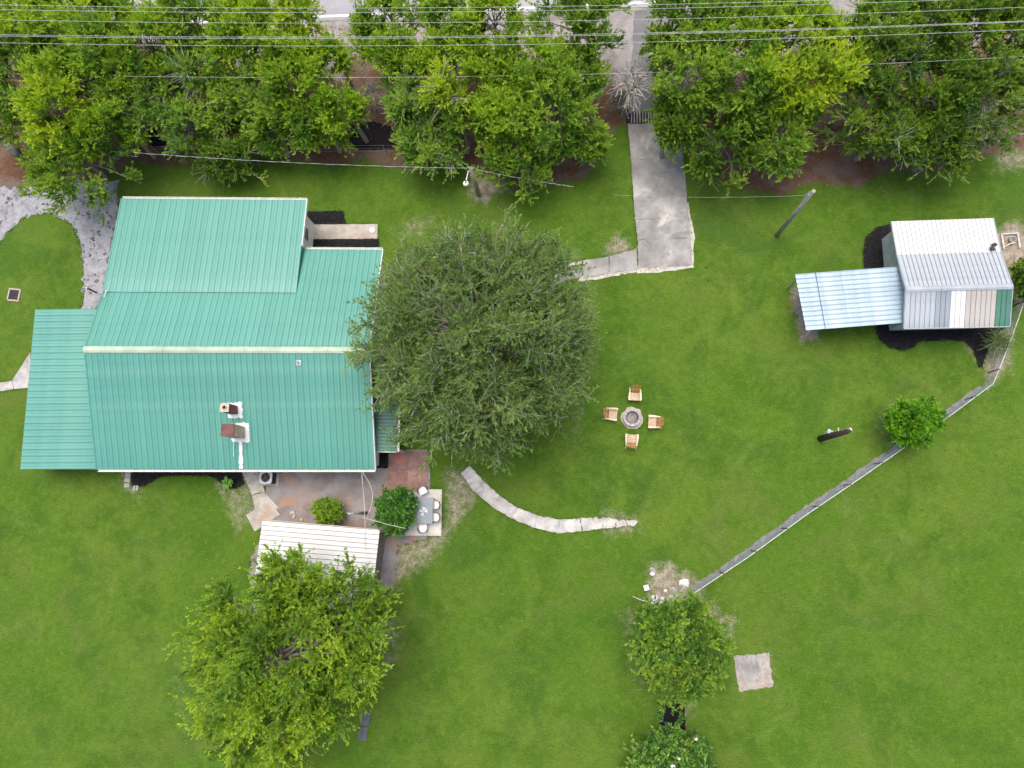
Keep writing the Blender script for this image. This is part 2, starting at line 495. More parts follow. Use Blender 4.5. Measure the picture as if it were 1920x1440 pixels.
FENCE_BASE = [at(*p) for p in ((1289, 1112), (1397, 1040), (1500, 965), (1600, 897), (1688, 836), (1768, 780), (1842, 725), (1868, 662), (1888, 607), (1906, 552), (1948, 430))]


def curve_strip(px_pts, w):
    """left and right edges of a strip of width w along px centre points"""
    c = [at(*p) for p in px_pts]
    L, R = [], []
    for i, p in enumerate(c):
        d = c[min(i + 1, len(c) - 1)] - c[max(i - 1, 0)]
        n = Vector((-d.y, d.x, 0)).normalized()
        ww = w[i] if hasattr(w, '__len__') else w
        L.append(p + n * ww / 2)
        R.append(p - n * ww / 2)
    return L, R


PATH_CURVE = [(872, 880), (898, 912), (930, 940), (965, 962), (1005, 978), (1048, 987), (1090, 984), (1130, 981), (1155, 981), (1174, 980), (1194, 980)]
pl, pr = curve_strip(PATH_CURVE, [0.70, 0.85, 0.80, 0.72, 0.74, 0.80, 0.76, 0.6, 0.5, 0.34, 0.2])
PATH_POLY = [tuple(v[:2]) for v in pl] + [tuple(v[:2]) for v in pr[::-1]]
WALK = poly_px([(1195, 466), (1140, 481), (1095, 488), (1040, 500), (1040, 530), (1100, 521), (1150, 512), (1197, 506)])
WALK_W = poly_px([(60, 655), (48, 690), (26, 714), (-60, 724), (-60, 745), (0, 734), (30, 729), (55, 727), (62, 700)])
FENCE_STRIP = []
for s_, off in ((1, 0.16), (-1, 0.10)):
    row = []
    for i, p in enumerate(FENCE_BASE[:7]):
        d = FENCE_BASE[min(i + 1, len(FENCE_BASE) - 1)] - FENCE_BASE[max(i - 1, 0)]
        n = Vector((-d.y, d.x, 0)).normalized()
        row.append(tuple((p + n * s_ * off)[:2]))
    FENCE_STRIP += row if s_ == 1 else row[::-1]
MULCH_SHED = [
    poly_px([(1672, 420), (1642, 428), (1624, 445), (1618, 475), (1620, 505), (1690, 505), (1690, 430)]),
    poly_px([(1640, 612), (1648, 635), (1668, 652), (1695, 657), (1716, 650), (1722, 640), (1775, 637), (1808, 640), (1824, 655), (1836, 690), (1842, 688), (1850, 660), (1860, 640), (1885, 612), (1880, 590), (1650, 590)]),
]
MULCH_HOUSE = poly_px([(248, 878), (247, 910), (270, 911), (300, 894), (330, 891), (370, 891), (400, 893), (425, 912), (440, 916), (458, 908), (450, 878), (452, 868), (248, 868)])
MULCH_N1 = poly_px([(576, 397), (643, 396), (648, 421), (582, 421)])
MULCH_N2 = poly_px([(581, 449), (710, 448), (711, 466), (580, 466)])
PAD_N = poly_px([(581, 421.5), (708, 420.5), (708, 448), (581, 449)])
MULCH_E = poly_px([(703, 846), (728, 846), (728, 877), (703, 877)])
DIRT_YARD = poly_px([(470, 872), (735, 872), (735, 905), (800, 915), (800, 1010), (745, 1025), (742, 1090), (700, 1140), (470, 1150), (470, 1060), (492, 990), (470, 960), (500, 920)])
PATIO = poly_px([(728, 843), (800, 843), (806, 880), (806, 918), (740, 918), (728, 905)])
RUG = poly_px([(760, 1004), (827.5, 1005), (829, 917.5), (760, 917)])
HARD = [DRIVE, DRIVE_N, PATH_POLY, WALK, WALK_W, MULCH_HOUSE, MULCH_N1, MULCH_N2, PAD_N, MULCH_E, DIRT_YARD, PATIO, RUG] + MULCH_SHED

# ------------------------------------------------------------------ ground (one sheet to the horizon)
dx = np.arange(-44, 36.01, 0.25)
dy = np.arange(-22, 44.01, 0.25)
gx = np.concatenate([[-1500, -600, -250, -120, -70, -52], dx, [42, 55, 80, 130, 250, 600, 1500]])
gy = np.concatenate([[-1500, -600, -250, -120, -60, -34], dy, [52, 70, 120, 250, 600, 1500]])
GX, GY = np.meshgrid(gx, gy)
nx_, ny_ = len(gx), len(gy)


def sm(d, a, b):
    t_ = np.clip((d - a) / (b - a), 0, 1)
    return t_ * t_ * (3 - 2 * t_)


def lowfreq(x, y, seed, scale):
    r = np.random.default_rng(seed)
    o = np.zeros_like(x)
    for i in range(7):
        a = r.uniform(0, 2 * np.pi)
        k = scale * r.uniform(0.5, 1.8)
        o += np.sin((x * np.cos(a) + y * np.sin(a)) * k + r.uniform(0, 6.28)) / 7 * 1.6
    return o


def masks(x, y):
    jit = lowfreq(x, y, 3, 1.6) * 0.5 + lowfreq(x, y, 4, 4.0) * 0.22
    litter = sm(sdist(x, y, WOOD) + jit, -0.7, 0.7)
    grey = sm(sdist(x, y, SHOULDER) + jit * 2.5, -1.5, 1.5)
    bare = np.zeros_like(x)
    for p, s in BAREW:
        bare = np.maximum(bare, s * sm(sdist(x, y, p) + jit * 0.8, -0.9, 0.55))
    strip = sm(sdist(x, y, FENCE_STRIP) + jit * 0.12, -0.15, 0.1)
    return litter, grey, bare, strip


lit, gry, bar, stp = masks(GX, GY)
gz = np.zeros_like(GX)
gv = np.stack([GX, GY, gz], -1).reshape(-1, 3)
ii, jj = np.meshgrid(np.arange(nx_ - 1), np.arange(ny_ - 1))
a = (jj * nx_ + ii).ravel()
gf = np.stack([a, a + 1, a + nx_ + 1, a + nx_], -1)


def np_mesh(name, verts, quads=None, tris=None, attrs=None):
    me = bpy.data.meshes.new(name)
    verts = np.ascontiguousarray(verts, np.float32)
    nq = 0 if quads is None else len(quads)
    nt = 0 if tris is None else len(tris)
    idx = np.concatenate([(quads.ravel() if nq else np.zeros(0, np.int32)), (tris.ravel() if nt else np.zeros(0, np.int32))]).astype(np.int32)
    me.vertices.add(len(verts))
    me.vertices.foreach_set('co', verts.ravel())
    me.loops.add(len(idx))
    me.loops.foreach_set('vertex_index', idx)
    me.polygons.add(nq + nt)
    starts = np.concatenate([np.arange(nq) * 4, nq * 4 + np.arange(nt) * 3]).astype(np.int32)
    me.polygons.foreach_set('loop_start', starts)
    if attrs:
        for k, v in attrs.items():
            at_ = me.attributes.new(k, 'FLOAT', 'POINT')
            at_.data.foreach_set('value', np.ascontiguousarray(v, np.float32).ravel())
    me.update(calc_edges=True)
    me.validate()
    return me


def mesh_obj(name, me, m, parent=None, loc=(0, 0, 0)):
    me.materials.append(m)
    o = bpy.data.objects.new(name, me)
    COL.objects.link(o)
    if parent is not None: o.parent = parent
    o.location = loc
    return o


t = NT('ground')
tc = t.node('ShaderNodeTexCoord').outputs['Object']
n_big = t.noise(tc, 0.11, 4, 0.6, 0.4)
n_mid = t.noise(tc, 0.55, 5, 0.65, 0.5)
n_sml = t.noise(tc, 2.6, 5, 0.7)
n_fin = t.noise(tc, 13.0, 4, 0.75)
mp = t.node('ShaderNodeMapping')
mp.inputs['Rotation'].default_value = (0, 0, 0.5)
mp.inputs['Scale'].default_value = (2.2, 7.0, 1)
t.link(tc, mp.inputs['Vector'])
n_str = t.noise(mp.outputs[0], 1.6, 4, 0.7)
g = t.mix(t.maprange(n_mid, 0.34, 0.66), (0.050, 0.108, 0.010), (0.093, 0.160, 0.019))
g = t.mix(t.maprange(t.noise(tc, 0.24, 5, 0.65, 0.6), 0.42, 0.62, 0.0, 0.7), g, (0.098, 0.164, 0.020))
g = t.mix(t.maprange(n_big, 0.36, 0.64, 0.0, 0.6), g, (0.054, 0.132, 0.008))
g = t.mix(t.maprange(n_sml, 0.48, 0.72, 0.0, 0.55), g, (0.120, 0.184, 0.030))
g = t.mix(t.maprange(n_sml, 0.50, 0.28, 0.0, 0.55), g, (0.050, 0.112, 0.012))
g = t.mix(t.maprange(t.noise(tc, 0.34, 5, 0.7, 0.8), 0.56, 0.74, 0.0, 0.42), g, (0.140, 0.185, 0.046))
g = t.mix(t.maprange(t.noise(tc, 0.17, 6, 0.7, 1.2), 0.50, 0.70, 0.0, 0.5), g, (0.104, 0.140, 0.032))
g = t.mix(t.maprange(t.noise(tc, 0.21, 6, 0.7, 0.9), 0.50, 0.34, 0.0, 0.5), g, (0.040, 0.100, 0.014))
g = t.mix(1.0, g, t.ramp(n_fin, [(0.28, 0.60), (0.5, 1.0), (0.72, 1.46)]), 'MULTIPLY')
g = t.mix(1.0, g, t.ramp(n_str, [(0.25, 0.84), (0.5, 1.0), (0.75, 1.18)]), 'MULTIPLY')
dirt = t.mix(t.maprange(n_sml, 0.35, 0.65), (0.24, 0.19, 0.145), (0.37, 0.325, 0.27))
dirt = t.mix(1.0, dirt, t.ramp(n_fin, [(0.3, 0.75), (0.7, 1.25)]), 'MULTIPLY')
vo = t.node('ShaderNodeTexVoronoi')
vo.inputs['Scale'].default_value = 9.0
t.link(tc, vo.inputs['Vector'])
leafc = t.ramp(t.math('FRACT', t.math('MULTIPLY', vo.outputs['Distance'], 7.3)), [(0.0, (0.07, 0.035, 0.022)), (0.35, (0.13, 0.06, 0.034)), (0.7, (0.19, 0.10, 0.06)), (1.0, (0.10, 0.075, 0.06))])
litc = t.mix(t.maprange(n_mid, 0.40, 0.62), leafc, (0.16, 0.125, 0.10))
litc = t.mix(t.maprange(n_sml, 0.60, 0.75), litc, (0.27, 0.23, 0.20))
greyc = t.mix(t.maprange(n_mid, 0.35, 0.65), (0.22, 0.205, 0.20), (0.34, 0.32, 0.315))
greyc = t.mix(1.0, greyc, t.ramp(n_fin, [(0.3, 0.82), (0.7, 1.18)]), 'MULTIPLY')
stripc = t.mix(t.maprange(n_sml, 0.35, 0.65), (0.155, 0.155, 0.165), (0.235, 0.23, 0.24))


def mask_in(nm, lo=0.35, hi=0.65):
    v = t.node('ShaderNodeAttribute', attribute_name=nm).outputs['Fac']
    # grassy break-up of the border
    v2 = t.math('ADD', v, t.math('MULTIPLY', t.math('SUBTRACT', n_fin, 0.5), 0.9))
    v3 = t.math('ADD', v2, t.math('MULTIPLY', t.math('SUBTRACT', n_sml, 0.5), 0.7))
    return t.maprange(v3, lo, hi)


col = t.mix(mask_in('bare', 0.22, 0.95), g, dirt)
col = t.mix(mask_in('litter', 0.25, 0.7), col, litc)
# a paler sandy hem where lawn gives way to litter
col = t.mix(mask_in('grey'), col, greyc)
col = t.mix(mask_in('strip', 0.35, 0.6), col, stripc)
gh = t.math('ADD', n_fin, t.math('MULTIPLY', n_sml, 0.6))
M['ground'] = t.done(t.pbsdf(col, 0.95, 0, t.bump(gh, 0.16, 0.05), 0.12))
me = np_mesh('ground', gv, gf, None, {'litter': lit, 'grey': gry, 'bare': bar, 'strip': stp})
ground = tag(mesh_obj('ground', me, M['ground']), kind='structure')

rs = random.Random(7)


def rough_poly(poly, jit, step=0.3, seed=1):
    r = random.Random(seed)
    out = []
    n = len(poly)
    for i in range(n):
        a_, b_ = Vector(poly[i]), Vector(poly[(i + 1) % n])
        k = max(1, int((b_ - a_).length / step))
        nrm = Vector((-(b_ - a_).y, (b_ - a_).x)).normalized()
        for q in range(k):
            out.append(tuple(a_.lerp(b_, q / k) + nrm * r.gauss(0, jit)))
    return out


def sheet(name, poly, m, z1, jit=0.05, step=0.3, seed=1, z0=-0.05, parent=None):
    mb = MB().slab(rough_poly(poly, jit, step, seed) if jit else poly, z0, z1)
    o = obj(name, mb, m, parent)
    if parent is None: tag(o, kind='structure')
    return o


# road across the top, with its edge line
road_y0 = at(1200, 14).y
rd = MB().slab([(-300, road_y0), (300, road_y0), (300, road_y0 + 9), (-300, road_y0 + 9)], -0.05, 0.02)
tag(obj('road', rd, M['road']), kind='structure')
ln_y = at(1200, 5.5).y
tag(obj('road_edge_line', MB().slab([(-300, ln_y - 0.09), (300, ln_y - 0.09), (300, ln_y + 0.09), (-300, ln_y + 0.09)], 0.019, 0.024), M['paint_white']), kind='structure')
sheet('asphalt_apron', DRIVE_N, M['asphalt'], 0.012, 0.04, 0.4, 3)
sheet('gravel_drive', poly_px(GRAVEL_PX), M['gravel'], 0.010, 0.10, 0.25, 4)
sheet('dirt_yard', DIRT_YARD, M['dirt_yard'], 0.008, 0.08, 0.25, 5)

# concrete drive: cast slabs with open joints
drive = empty('driveway', at(1237, 370), kind='structure')
cuts = [(232, 1177, 1276), (300, 1183, 1281), (372, 1188, 1288), (412, 1191, 1291), (450, 1195, 1294), (504, 1197, 1297)]
for i in range(len(cuts) - 1):
    y0, l0, r0 = cuts[i]
    y1, l1, r1 = cuts[i + 1]
    A, B_, C_, D_ = at(l0, y0), at(r0, y0 - (4 if i else 0)), at(r1, y1 - 4 * (1 if i < 4 else 1.6)), at(l1, y1)
    sh_ = (A - D_).normalized() * 0.006
    ring = rough_poly([p[:2] for p in (A - sh_, B_ - sh_, C_ + sh_, D_ + sh_)], 0.018, 0.25, 20 + i)
    obj('slab', MB().slab(ring, -0.05, 0.040 + 0.002 * (i % 2)), M['concrete'], drive)
# worn sandy hem along the drive
hem = MB().slab(rough_poly(poly_px([(1192, 500), (1195, 514), (1240, 510), (1299, 502), (1302, 440), (1291, 380), (1284, 385), (1290, 470), (1288, 498)]), 0.03, 0.2, 9), -0.05, 0.016)
tag(obj('driveway_shoulder', hem, M['concrete_edge']), kind='structure')

walk = empty('walkway', at(1120, 500), kind='structure')
wcut = [(466, 506, 1195), (481, 513, 1142), (489, 521, 1092), (501, 530, 1040)]
for i in range(3):
    (a0, a1, x0), (b0, b1, x1) = wcut[i], wcut[i + 1]
    ring = rough_poly([p[:2] for p in (at(x0 - 1, a0), at(x0 - 1, a1), at(x1 + 1, b1), at(x1 + 1, b0))], 0.018, 0.25, 40 + i)
    obj('slab', MB().slab(ring, -0.05, 0.038), M['concrete'], walk)
hem = MB().slab(rough_poly(poly_px([(1195, 502), (1140, 511), (1092, 517), (1080, 528), (1110, 526), (1160, 516), (1197, 510)]), 0.03, 0.2, 10), -0.05, 0.018)
tag(obj('walkway_shoulder', hem, M['concrete_edge']), kind='structure')

path = empty('curved_path', at(1000, 970), kind='structure')
for i in range(len(pl) - 1):
    n_ = 1 if i < 7 else 1
    A, B_, C_, D_ = pl[i], pl[i + 1], pr[i + 1], pr[i]
    g_ = (B_ - A).normalized() * 0.004
    ring = rough_poly([p[:2] for p in (A + g_, B_ - g_, C_ - g_, D_ + g_)], 0.014 if i < 6 else 0.045, 0.16, 60 + i)
    obj('slab', MB().slab(ring, -0.05, 0.034 - 0.004 * max(0, i - 6)), M['concrete_path'], path)

wpath = empty('west_path', at(20, 715), kind='structure')
for k, ring in enumerate(([(58, 660), (24, 713), (27, 729), (58, 727)], [(23, 714), (-40, 722), (-40, 741), (26, 729.6)])):
    obj('slab', MB().slab(rough_poly(poly_px(ring), 0.012, 0.3, 70 + k), -0.05, 0.036), M['concrete_path'], wpath)

# north pad with a round cover
sheet('north_pad', PAD_N, M['concrete_dirty'], 0.05, 0.008, 0.4, 11)
p = at(698, 431.5, 0.05)
tag(obj('round_cover', MB().lathe(p, [(0.0, 0.0), (0.19, 0.0), (0.19, 0.025), (0.16, 0.032), (0.0, 0.032)], 20), M['stone_white']),
    'round white cover on the end of the grey concrete pad', 'cover')

# path from the house wall to the crossing slabs
spath = empty('back_path', at(490, 930), kind='structure')
for k, ring in enumerate(([(449, 872), (480, 872), (497, 922), (473, 928)], [(473, 929), (497, 923), (524, 953), (490, 962), (480, 958)], [(462, 966), (508, 940), (526, 965), (478, 996)])):
    obj('slab', MB().slab(rough_poly(poly_px(ring), 0.015, 0.3, 80 + k), -0.05, 0.036 + 0.012 * k), M['concrete_dirty'], spath)

for nm, pg_ in (('mulch_bed', MULCH_SHED[0]), ('mulch_bed', MULCH_SHED[1]), ('mulch_bed', MULCH_HOUSE), ('mulch_bed', MULCH_N1), ('mulch_bed', MULCH_N2), ('mulch_bed', MULCH_E),
                ('mulch_bed', poly_px([(652, 236), (700, 228), (740, 240), (752, 270), (740, 280), (665, 282), (650, 262)])),
                ('mulch_bed', poly_px([(278, 240), (330, 236), (335, 270), (285, 275)])),
                ('mulch_bed', poly_px([(470, 236), (510, 232), (515, 256), (470, 258)])),
                ('mulch_bed', poly_px([(1232, 1318), (1282, 1320), (1285, 1370), (1240, 1370)])),
                ('mulch_bed', poly_px([(45, 222), (105, 222), (105, 240), (45, 236)]))):
    sheet(nm, pg_, M['mulch'], 0.034, 0.022, 0.15, int(pg_[0][0] * 10) % 97)

# red concrete paver patio, each paver its own piece
patio = empty('patio', at(766, 880), kind='structure')
sheet('sand_bed', PATIO, M['dirt_yard'], 0.012, 0.03, 0.3, 12, parent=patio)
rp = random.Random(3)
P0, P1 = at(729, 846), at(806, 846)
px_w = 0.62
k = 0
src = {}
for ix in range(4):
    for iy in range(4):
        x0 = P0.x + ix * px_w + (0.0)
        y0 = P0.y - iy * px_w
        c = Vector((x0 + px_w / 2, y0 - px_w / 2, 0))
        s_ = px_w - 0.035
        mb = MB().obox(c + Vector((0, 0, 0.012 + rp.uniform(0, 0.012))), (s_ / 2, rp.uniform(-.004, .004), rp.uniform(-.002, .002)), (rp.uniform(-.004, .004), s_ / 2, 0), (0, 0, 0.03))
        o = obj('paver', mb, M['paver_red'], patio)
edge = [(736, 858), (750, 850)]
o = obj('paver', MB().obox(at(749, 856, 0.06), (0.30, 0.06, 0), (-0.05, 0.42, 0), (0, 0, 0.012)), mat('paver_bright', (0.42, 0.17, 0.12), (0.46, 0.20, 0.15), 3, 0.8), patio)
o['label'] = 'brighter red tile lying loose over the pavers'

# rug and outdoor dining set
rug_c = at(795, 961)
tag(obj('outdoor_rug', MB().slab(RUG, 0.025, 0.044), M['rug'], loc=rug_c),
    'white outdoor rug with grey herringbone print under the dining set', 'rug')


def dining_table():
    c = at(796, 957.5, 0.75)
    r = empty('dining_table', (c.x, c.y, 0), 'grey rectangular dining table half under the round green bush', 'table')
    w, l = 0.98, 1.52
    mb = MB().box((c.x, c.y, 0.735), (w, l, 0.03))
    obj('tabletop', mb, M['table_grey'], r)
    obj('apron', MB().box((c.x, c.y, 0.69), (w - 0.12, l - 0.12, 0.06)), M['steel_dark'], r)
    for sx_ in (-1, 1):
        for sy_ in (-1, 1):
            obj('leg', MB().box((c.x + sx_ * (w / 2 - 0.06), c.y + sy_ * (l / 2 - 0.06), 0.355), (0.05, 0.05, 0.61)), M['steel_dark'], r)
    q = at(794, 959, 0.755)
    mb = MB()
    for ang in (0.2, 1.4, 2.9, 4.4):
        d = Vector((math.cos(ang), math.sin(ang), 0))
        s2 = Vector((-d.y, d.x, 0))
        mb.add([q, q + d * 0.26 + s2 * 0.12 + Vector((0, 0, 0.03)), q + d * 0.22 - s2 * 0.12 + Vector((0, 0, 0.012)), q + d * 0.1 + Vector((0, 0, 0.07))], [(0, 2, 3), (0, 3, 1), (3, 2, 1), (0, 1, 2)])
    tag(obj('folded_napkins', mb, M['plastic_white']), 'white folded cloth in a star shape on the grey table', 'cloth')


dining_table()


def shell_chair(label):
    r = empty('dining_chair', (0, 0, 0), label, 'chair', 'white chairs round the grey dining table')
    # seat: D shaped shell, front edge at -x, rounded back at +x
    n = 12
    ring = [(-0.22, -0.235), (0.05, -0.235)] + [(0.05 + 0.20 * math.sin(a_ * math.pi / n), -0.235 * math.cos(a_ * math.pi / n)) for a_ in range(1, n)] + [(0.05, 0.235), (-0.22, 0.235)]
    mb = MB().slab(ring, 0.415, 0.445)
    obj('seat', mb, M['plastic_white'], r)
    pr_ = []
    mb = MB()
    vs, fs = [], []
    m = 14
    for k_ in range(m + 1):
        a_ = -1.75 + 3.5 * k_ / m
        hh = 0.62 + 0.16 * max(0, math.cos(a_)) ** 0.7
        cx, cy = 0.0 + 0.255 * math.cos(a_) + 0.02, 0.262 * math.sin(a_)
        for rr, zz in ((1.0, 0.44), (1.07, hh), (1.19, hh), (1.12, 0.44)):
            vs.append((cx * rr, cy * rr, zz))
    for k_ in range(m):
        for j in range(4):
            j2 = (j + 1) % 4
            fs.append((k_ * 4 + j, (k_ + 1) * 4 + j, (k_ + 1) * 4 + j2, k_ * 4 + j2))
    fs += [(0, 1, 2, 3), (m * 4 + 3, m * 4 + 2, m * 4 + 1, m * 4)]
    mb.add(vs, fs)
    obj('backrest', mb, M['frame_brown'], r)
    for sx_ in (-1, 1):
        for sy_ in (-1, 1):
            obj('leg', MB().tube([(sx_ * 0.15, sy_ * 0.15, 0.415), (sx_ * 0.22, sy_ * 0.21, 0.044)], [0.018, 0.012], 6), M['frame_brown'], r)
    return r


ch = shell_chair('white dining chair right of the grey table, upper of the side by side pair')
ch.location = Vector((at(816, 947, 0.44).x, at(816, 947, 0.44).y, 0))
for (px_, py_, rot, lab) in ((816, 970, 0.0, 'white dining chair right of the grey table, lower of the side by side pair'),
                             (792.5, 920, rad(118), 'white dining chair turned askew at the top end of the grey table'),
                             (793, 990, rad(-90), 'white dining chair at the bottom end of the grey table nearest the white shed')):
    c_ = copy_tree(ch)
    q = at(px_, py_, 0.44)
    c_.location = (q.x, q.y, 0)
    c_.rotation_euler = (0, 0, rot)
    c_['label'] = lab

# grey edging blocks beside the house
for k, (x, y, ang, lab) in enumerate(((241.5, 883, 0.0, 'pale edging block against the house gutter, first of the row beside the mulch'),
                                      (241, 891, 0.02, 'second grey edging block from the gutter beside the mulch bed'),
                                      (240, 900, -0.03, 'third grey edging block from the gutter beside the mulch bed'),
                                      (239, 910, 0.04, 'grey edging block furthest from the gutter, beside the mulch'),
                                      (253, 915, 1.5, 'small pale edging block at the bottom corner of the mulch, left of a pair'),
                                      (258.5, 915, 1.52, 'small pale edging block at the bottom corner of the mulch, right of a pair'))):
    q = at(x, y)
    sz = (0.36, 0.26, 0.12) if k < 4 else (0.30, 0.15, 0.12)
    tag(obj('edging_block', MB().box((q.x, q.y, 0.03), sz, ang), M['paver_grey'], loc=(q.x, q.y, 0)), lab, 'paving block', 'grey edging blocks by the house')

# ------------------------------------------------------------------ house
HO = at(181, 880, 2.7)
HO = Vector((HO.x, HO.y, 0))
_e = Vector((math.cos(rad(0.55)), math.sin(rad(0.55)), 0))
_n = Vector((-_e.y, _e.x, 0))


def hs(u, v, h): return HO + _e * u + _n * (v - 0.04 * u * v / 16.9) + Vector((0, 0, h))


def vpar(p):
    q = Vector((p.x, p.y, 0)) - HO
    u = q.dot(_e)
    return q.dot(_n) / (1 - 0.04 * u / 16.9)


def roof_slope(parent, A, B_, C_, D_, n, mats, deck, gap=0.012, rib=0.026, midrib=True, thick=0.06, name='roof_panel', drop=0.02):
    """A,B bottom edge; D,C top edge. n ribbed panels, each a part, over a solid deck."""
    A, B_, C_, D_ = map(Vector, (A, B_, C_, D_))
    same = ((B_ - A) - (C_ - D_)).length < 0.02
    nrm = (B_ - A).cross(D_ - A).normalized()
    if nrm.z < 0: nrm = -nrm
    dmb = MB()
    for i in range(n):
        q_ = [A.lerp(B_, i / n), A.lerp(B_, (i + 1) / n), D_.lerp(C_, (i + 1) / n), D_.lerp(C_, i / n)]
        dmb.add([p - nrm * drop for p in q_] + [p - nrm * (thick + drop) for p in q_],
                [(0, 1, 2, 3), (7, 6, 5, 4), (0, 4, 5, 1), (2, 6, 7, 3)] + ([(3, 7, 4, 0)] if i == 0 else []) + ([(1, 5, 6, 2)] if i == n - 1 else []))
    obj('roof_deck', dmb, deck, parent)
    first = {}
    for i in range(n):
        m = mats(i) if callable(mats) else mats
        if same and m.name in first:
            i0, o0 = first[m.name]
            share(name, o0, parent, (B_ - A) * ((i - i0) / n))
            continue
        bl, br = A.lerp(B_, i / n), A.lerp(B_, (i + 1) / n)
        tl, tr = D_.lerp(C_, i / n), D_.lerp(C_, (i + 1) / n)
        vs, fs = [], []
        for (l, r) in ((bl, br), (tl, tr)):
            d = (r - l)
            w = d.length
            d = d / w
            prof = [(gap, -drop + 0.002), (gap, rib), (gap + 0.026, rib), (gap + 0.042, 0.0)]
            if midrib: prof += [(w * 0.5 - 0.014, 0.0), (w * 0.5, 0.014), (w * 0.5 + 0.014, 0.0)]
            prof += [(w - gap, 0.0), (w - gap, -drop + 0.002)]
            for s_, z in prof: vs.append(l + d * s_ + nrm * z)
        q = len(vs) // 2
        fs = [(j, j + 1, q + j + 1, q + j) for j in range(q - 1)]
        fs = [f if True else f for f in fs]
        o = obj(name, MB().add(vs, fs), m, parent, loc=bl)
        first[m.name] = (i, o)


house = empty('house', hs(8.4, 7, 0), 'large white house with green ribbed metal roof, gravel drive on its left', 'house')
UW = 16.8
hE, hR, hB, hA, hNE = 2.70, 4.82, 3.77, 3.02, 2.87
EW, EA = UW - 0.62, 0.0
vR, vB = 6.80, 10.56
vNE = 13.72
pA = at(228, 372, hA)
vA = vpar(pA)
UA = (at(575, 373, hA) - HO).dot(_e)
EA = UA - 0.72
# main south slope, two courses of panels
roof_slope(house, hs(0, 0, hE), hs(UW, 0, hE), hs(UW, vR, hR), hs(0, vR, hR), 47, M['roof_green'], M['deck_green'])
# north slope right part down to the lower eave, left part down to the pitch break
roof_slope(house, hs(UA, vNE, hNE), hs(UW, vNE, hNE), hs(UW, vR, hR), hs(UA, vR, hR), 14, M['roof_green'], M['deck_green'])
roof_slope(house, hs(0, vB, hB), hs(UA, vB, hB), hs(UA, vR, hR), hs(0, vR, hR), 33, M['roof_green'], M['deck_green'])
roof_slope(house, hs(0, vA, hA), hs(UA, vA, hA), hs(UA, vB + 0.03, hB + 0.006), hs(0, vB + 0.03, hB + 0.006), 33, M['roof_green'], M['deck_green'])
# ridge cap in lengths
n = 7
for i in range(n):
    u0, u1 = -0.08 + (UW + 0.16) * i / n + 0.006, -0.08 + (UW + 0.16) * (i + 1) / n - 0.006
    mb = MB()
    up_ = 0.006 * (i % 2)
    pro = [(-0.19, -0.012), (-0.06, 0.058), (0.06, 0.058), (0.19, -0.012), (0.16, -0.03), (-0.16, -0.03)]
    vs = [hs(u, vR + a_, hR + b_ + up_) for u in (u0, u1) for a_, b_ in pro]
    q = len(pro)
    mb.add(vs, [(j, (j + 1) % q, q + (j + 1) % q, q + j) for j in range(q)] + [tuple(range(q - 1, -1, -1)), tuple(range(q, 2 * q))])
    obj('ridge_cap', mb, M['ridge'], house)


def wall_prism(mb, pts_bottom_top, thick_dir):
    """a wall panel from bottom line + top outline, given thickness vector"""
    k_ = len(pts_bottom_top)
    vs = [Vector(p_) for p_ in pts_bottom_top] + [Vector(p_) + Vector(thick_dir) for p_ in pts_bottom_top]
    mb.add(vs, [tuple(range(k_)), tuple(range(2 * k_ - 1, k_ - 1, -1))] + [(i_, k_ + i_, k_ + (i_ + 1) % k_, (i_ + 1) % k_) for i_ in range(k_)])


ov = 0.35
# walls: south, north, east gable, west gable, addition
mb = MB()
wall_prism(mb, [hs(ov, 0.35, 0), hs(EW, 0.35, 0), hs(EW, 0.35, 2.70), hs(ov, 0.35, 2.70)], _n * 0.12)
obj('wall', mb, M['siding'], house)
mb = MB()
wall_prism(mb, [hs(UA, vNE - 0.4, 0), hs(EW, vNE - 0.4, 0), hs(EW, vNE - 0.4, 2.85), hs(UA, vNE - 0.4, 2.85)], _n * -0.12)
obj('wall', mb, M['siding'], house)
mb = MB()
wall_prism(mb, [hs(EW, 0.35, 0), hs(EW, vNE - 0.4, 0), hs(EW, vNE - 0.4, hNE + 0.02), hs(EW, vR, hR - 0.1), hs(EW, 0.35, hE + 0.01)], _e * 0.12)
obj('wall', mb, M['siding'], house)
mb = MB()
wall_prism(mb, [hs(ov, 0.35, 0), hs(ov, vB, 0), hs(ov, vB, hB - 0.1), hs(ov, vR, hR - 0.1), hs(ov, 0.35, hE + 0.01)], _e * 0.12)
obj('wall', mb, M['siding'], house)
mb = MB()
wall_prism(mb, [hs(ov, vB, 0), hs(ov, vA - 0.35, 0), hs(ov, vA - 0.35, hA - 0.08), hs(ov, vB, hB - 0.1)], _e * 0.12)
wall_prism(mb, [hs(ov, vA - 0.35, 0), hs(EA - 0.02, vA - 0.35, 0), hs(EA - 0.02, vA - 0.35, hA - 0.08), hs(ov, vA - 0.35, hA - 0.08)], _n * -0.12)
obj('wall', mb, M['siding'], house)
mb = MB()
wall_prism(mb, [hs(EA, vB, 0), hs(EA, vA - 0.35, 0), hs(EA, vA - 0.35, hA - 0.04), hs(EA, vB, hB - 0.1)], _e * 0.12)
ew = obj('wall', mb, M['siding'], house)
# window in the east wall of the addition
wv = vpar(at(573, 434, 1.7))
fr = obj('window', MB().obox(hs(EA + 0.135, wv, 1.55), _e * 0.02, _n * 0.45, (0, 0, 0.6)), M['white_trim'], house)
obj('pane', MB().obox(hs(EA + 0.152, wv, 1.55), _e * 0.008, _n * 0.38, (0, 0, 0.52)), M['glass_dark'], fr)
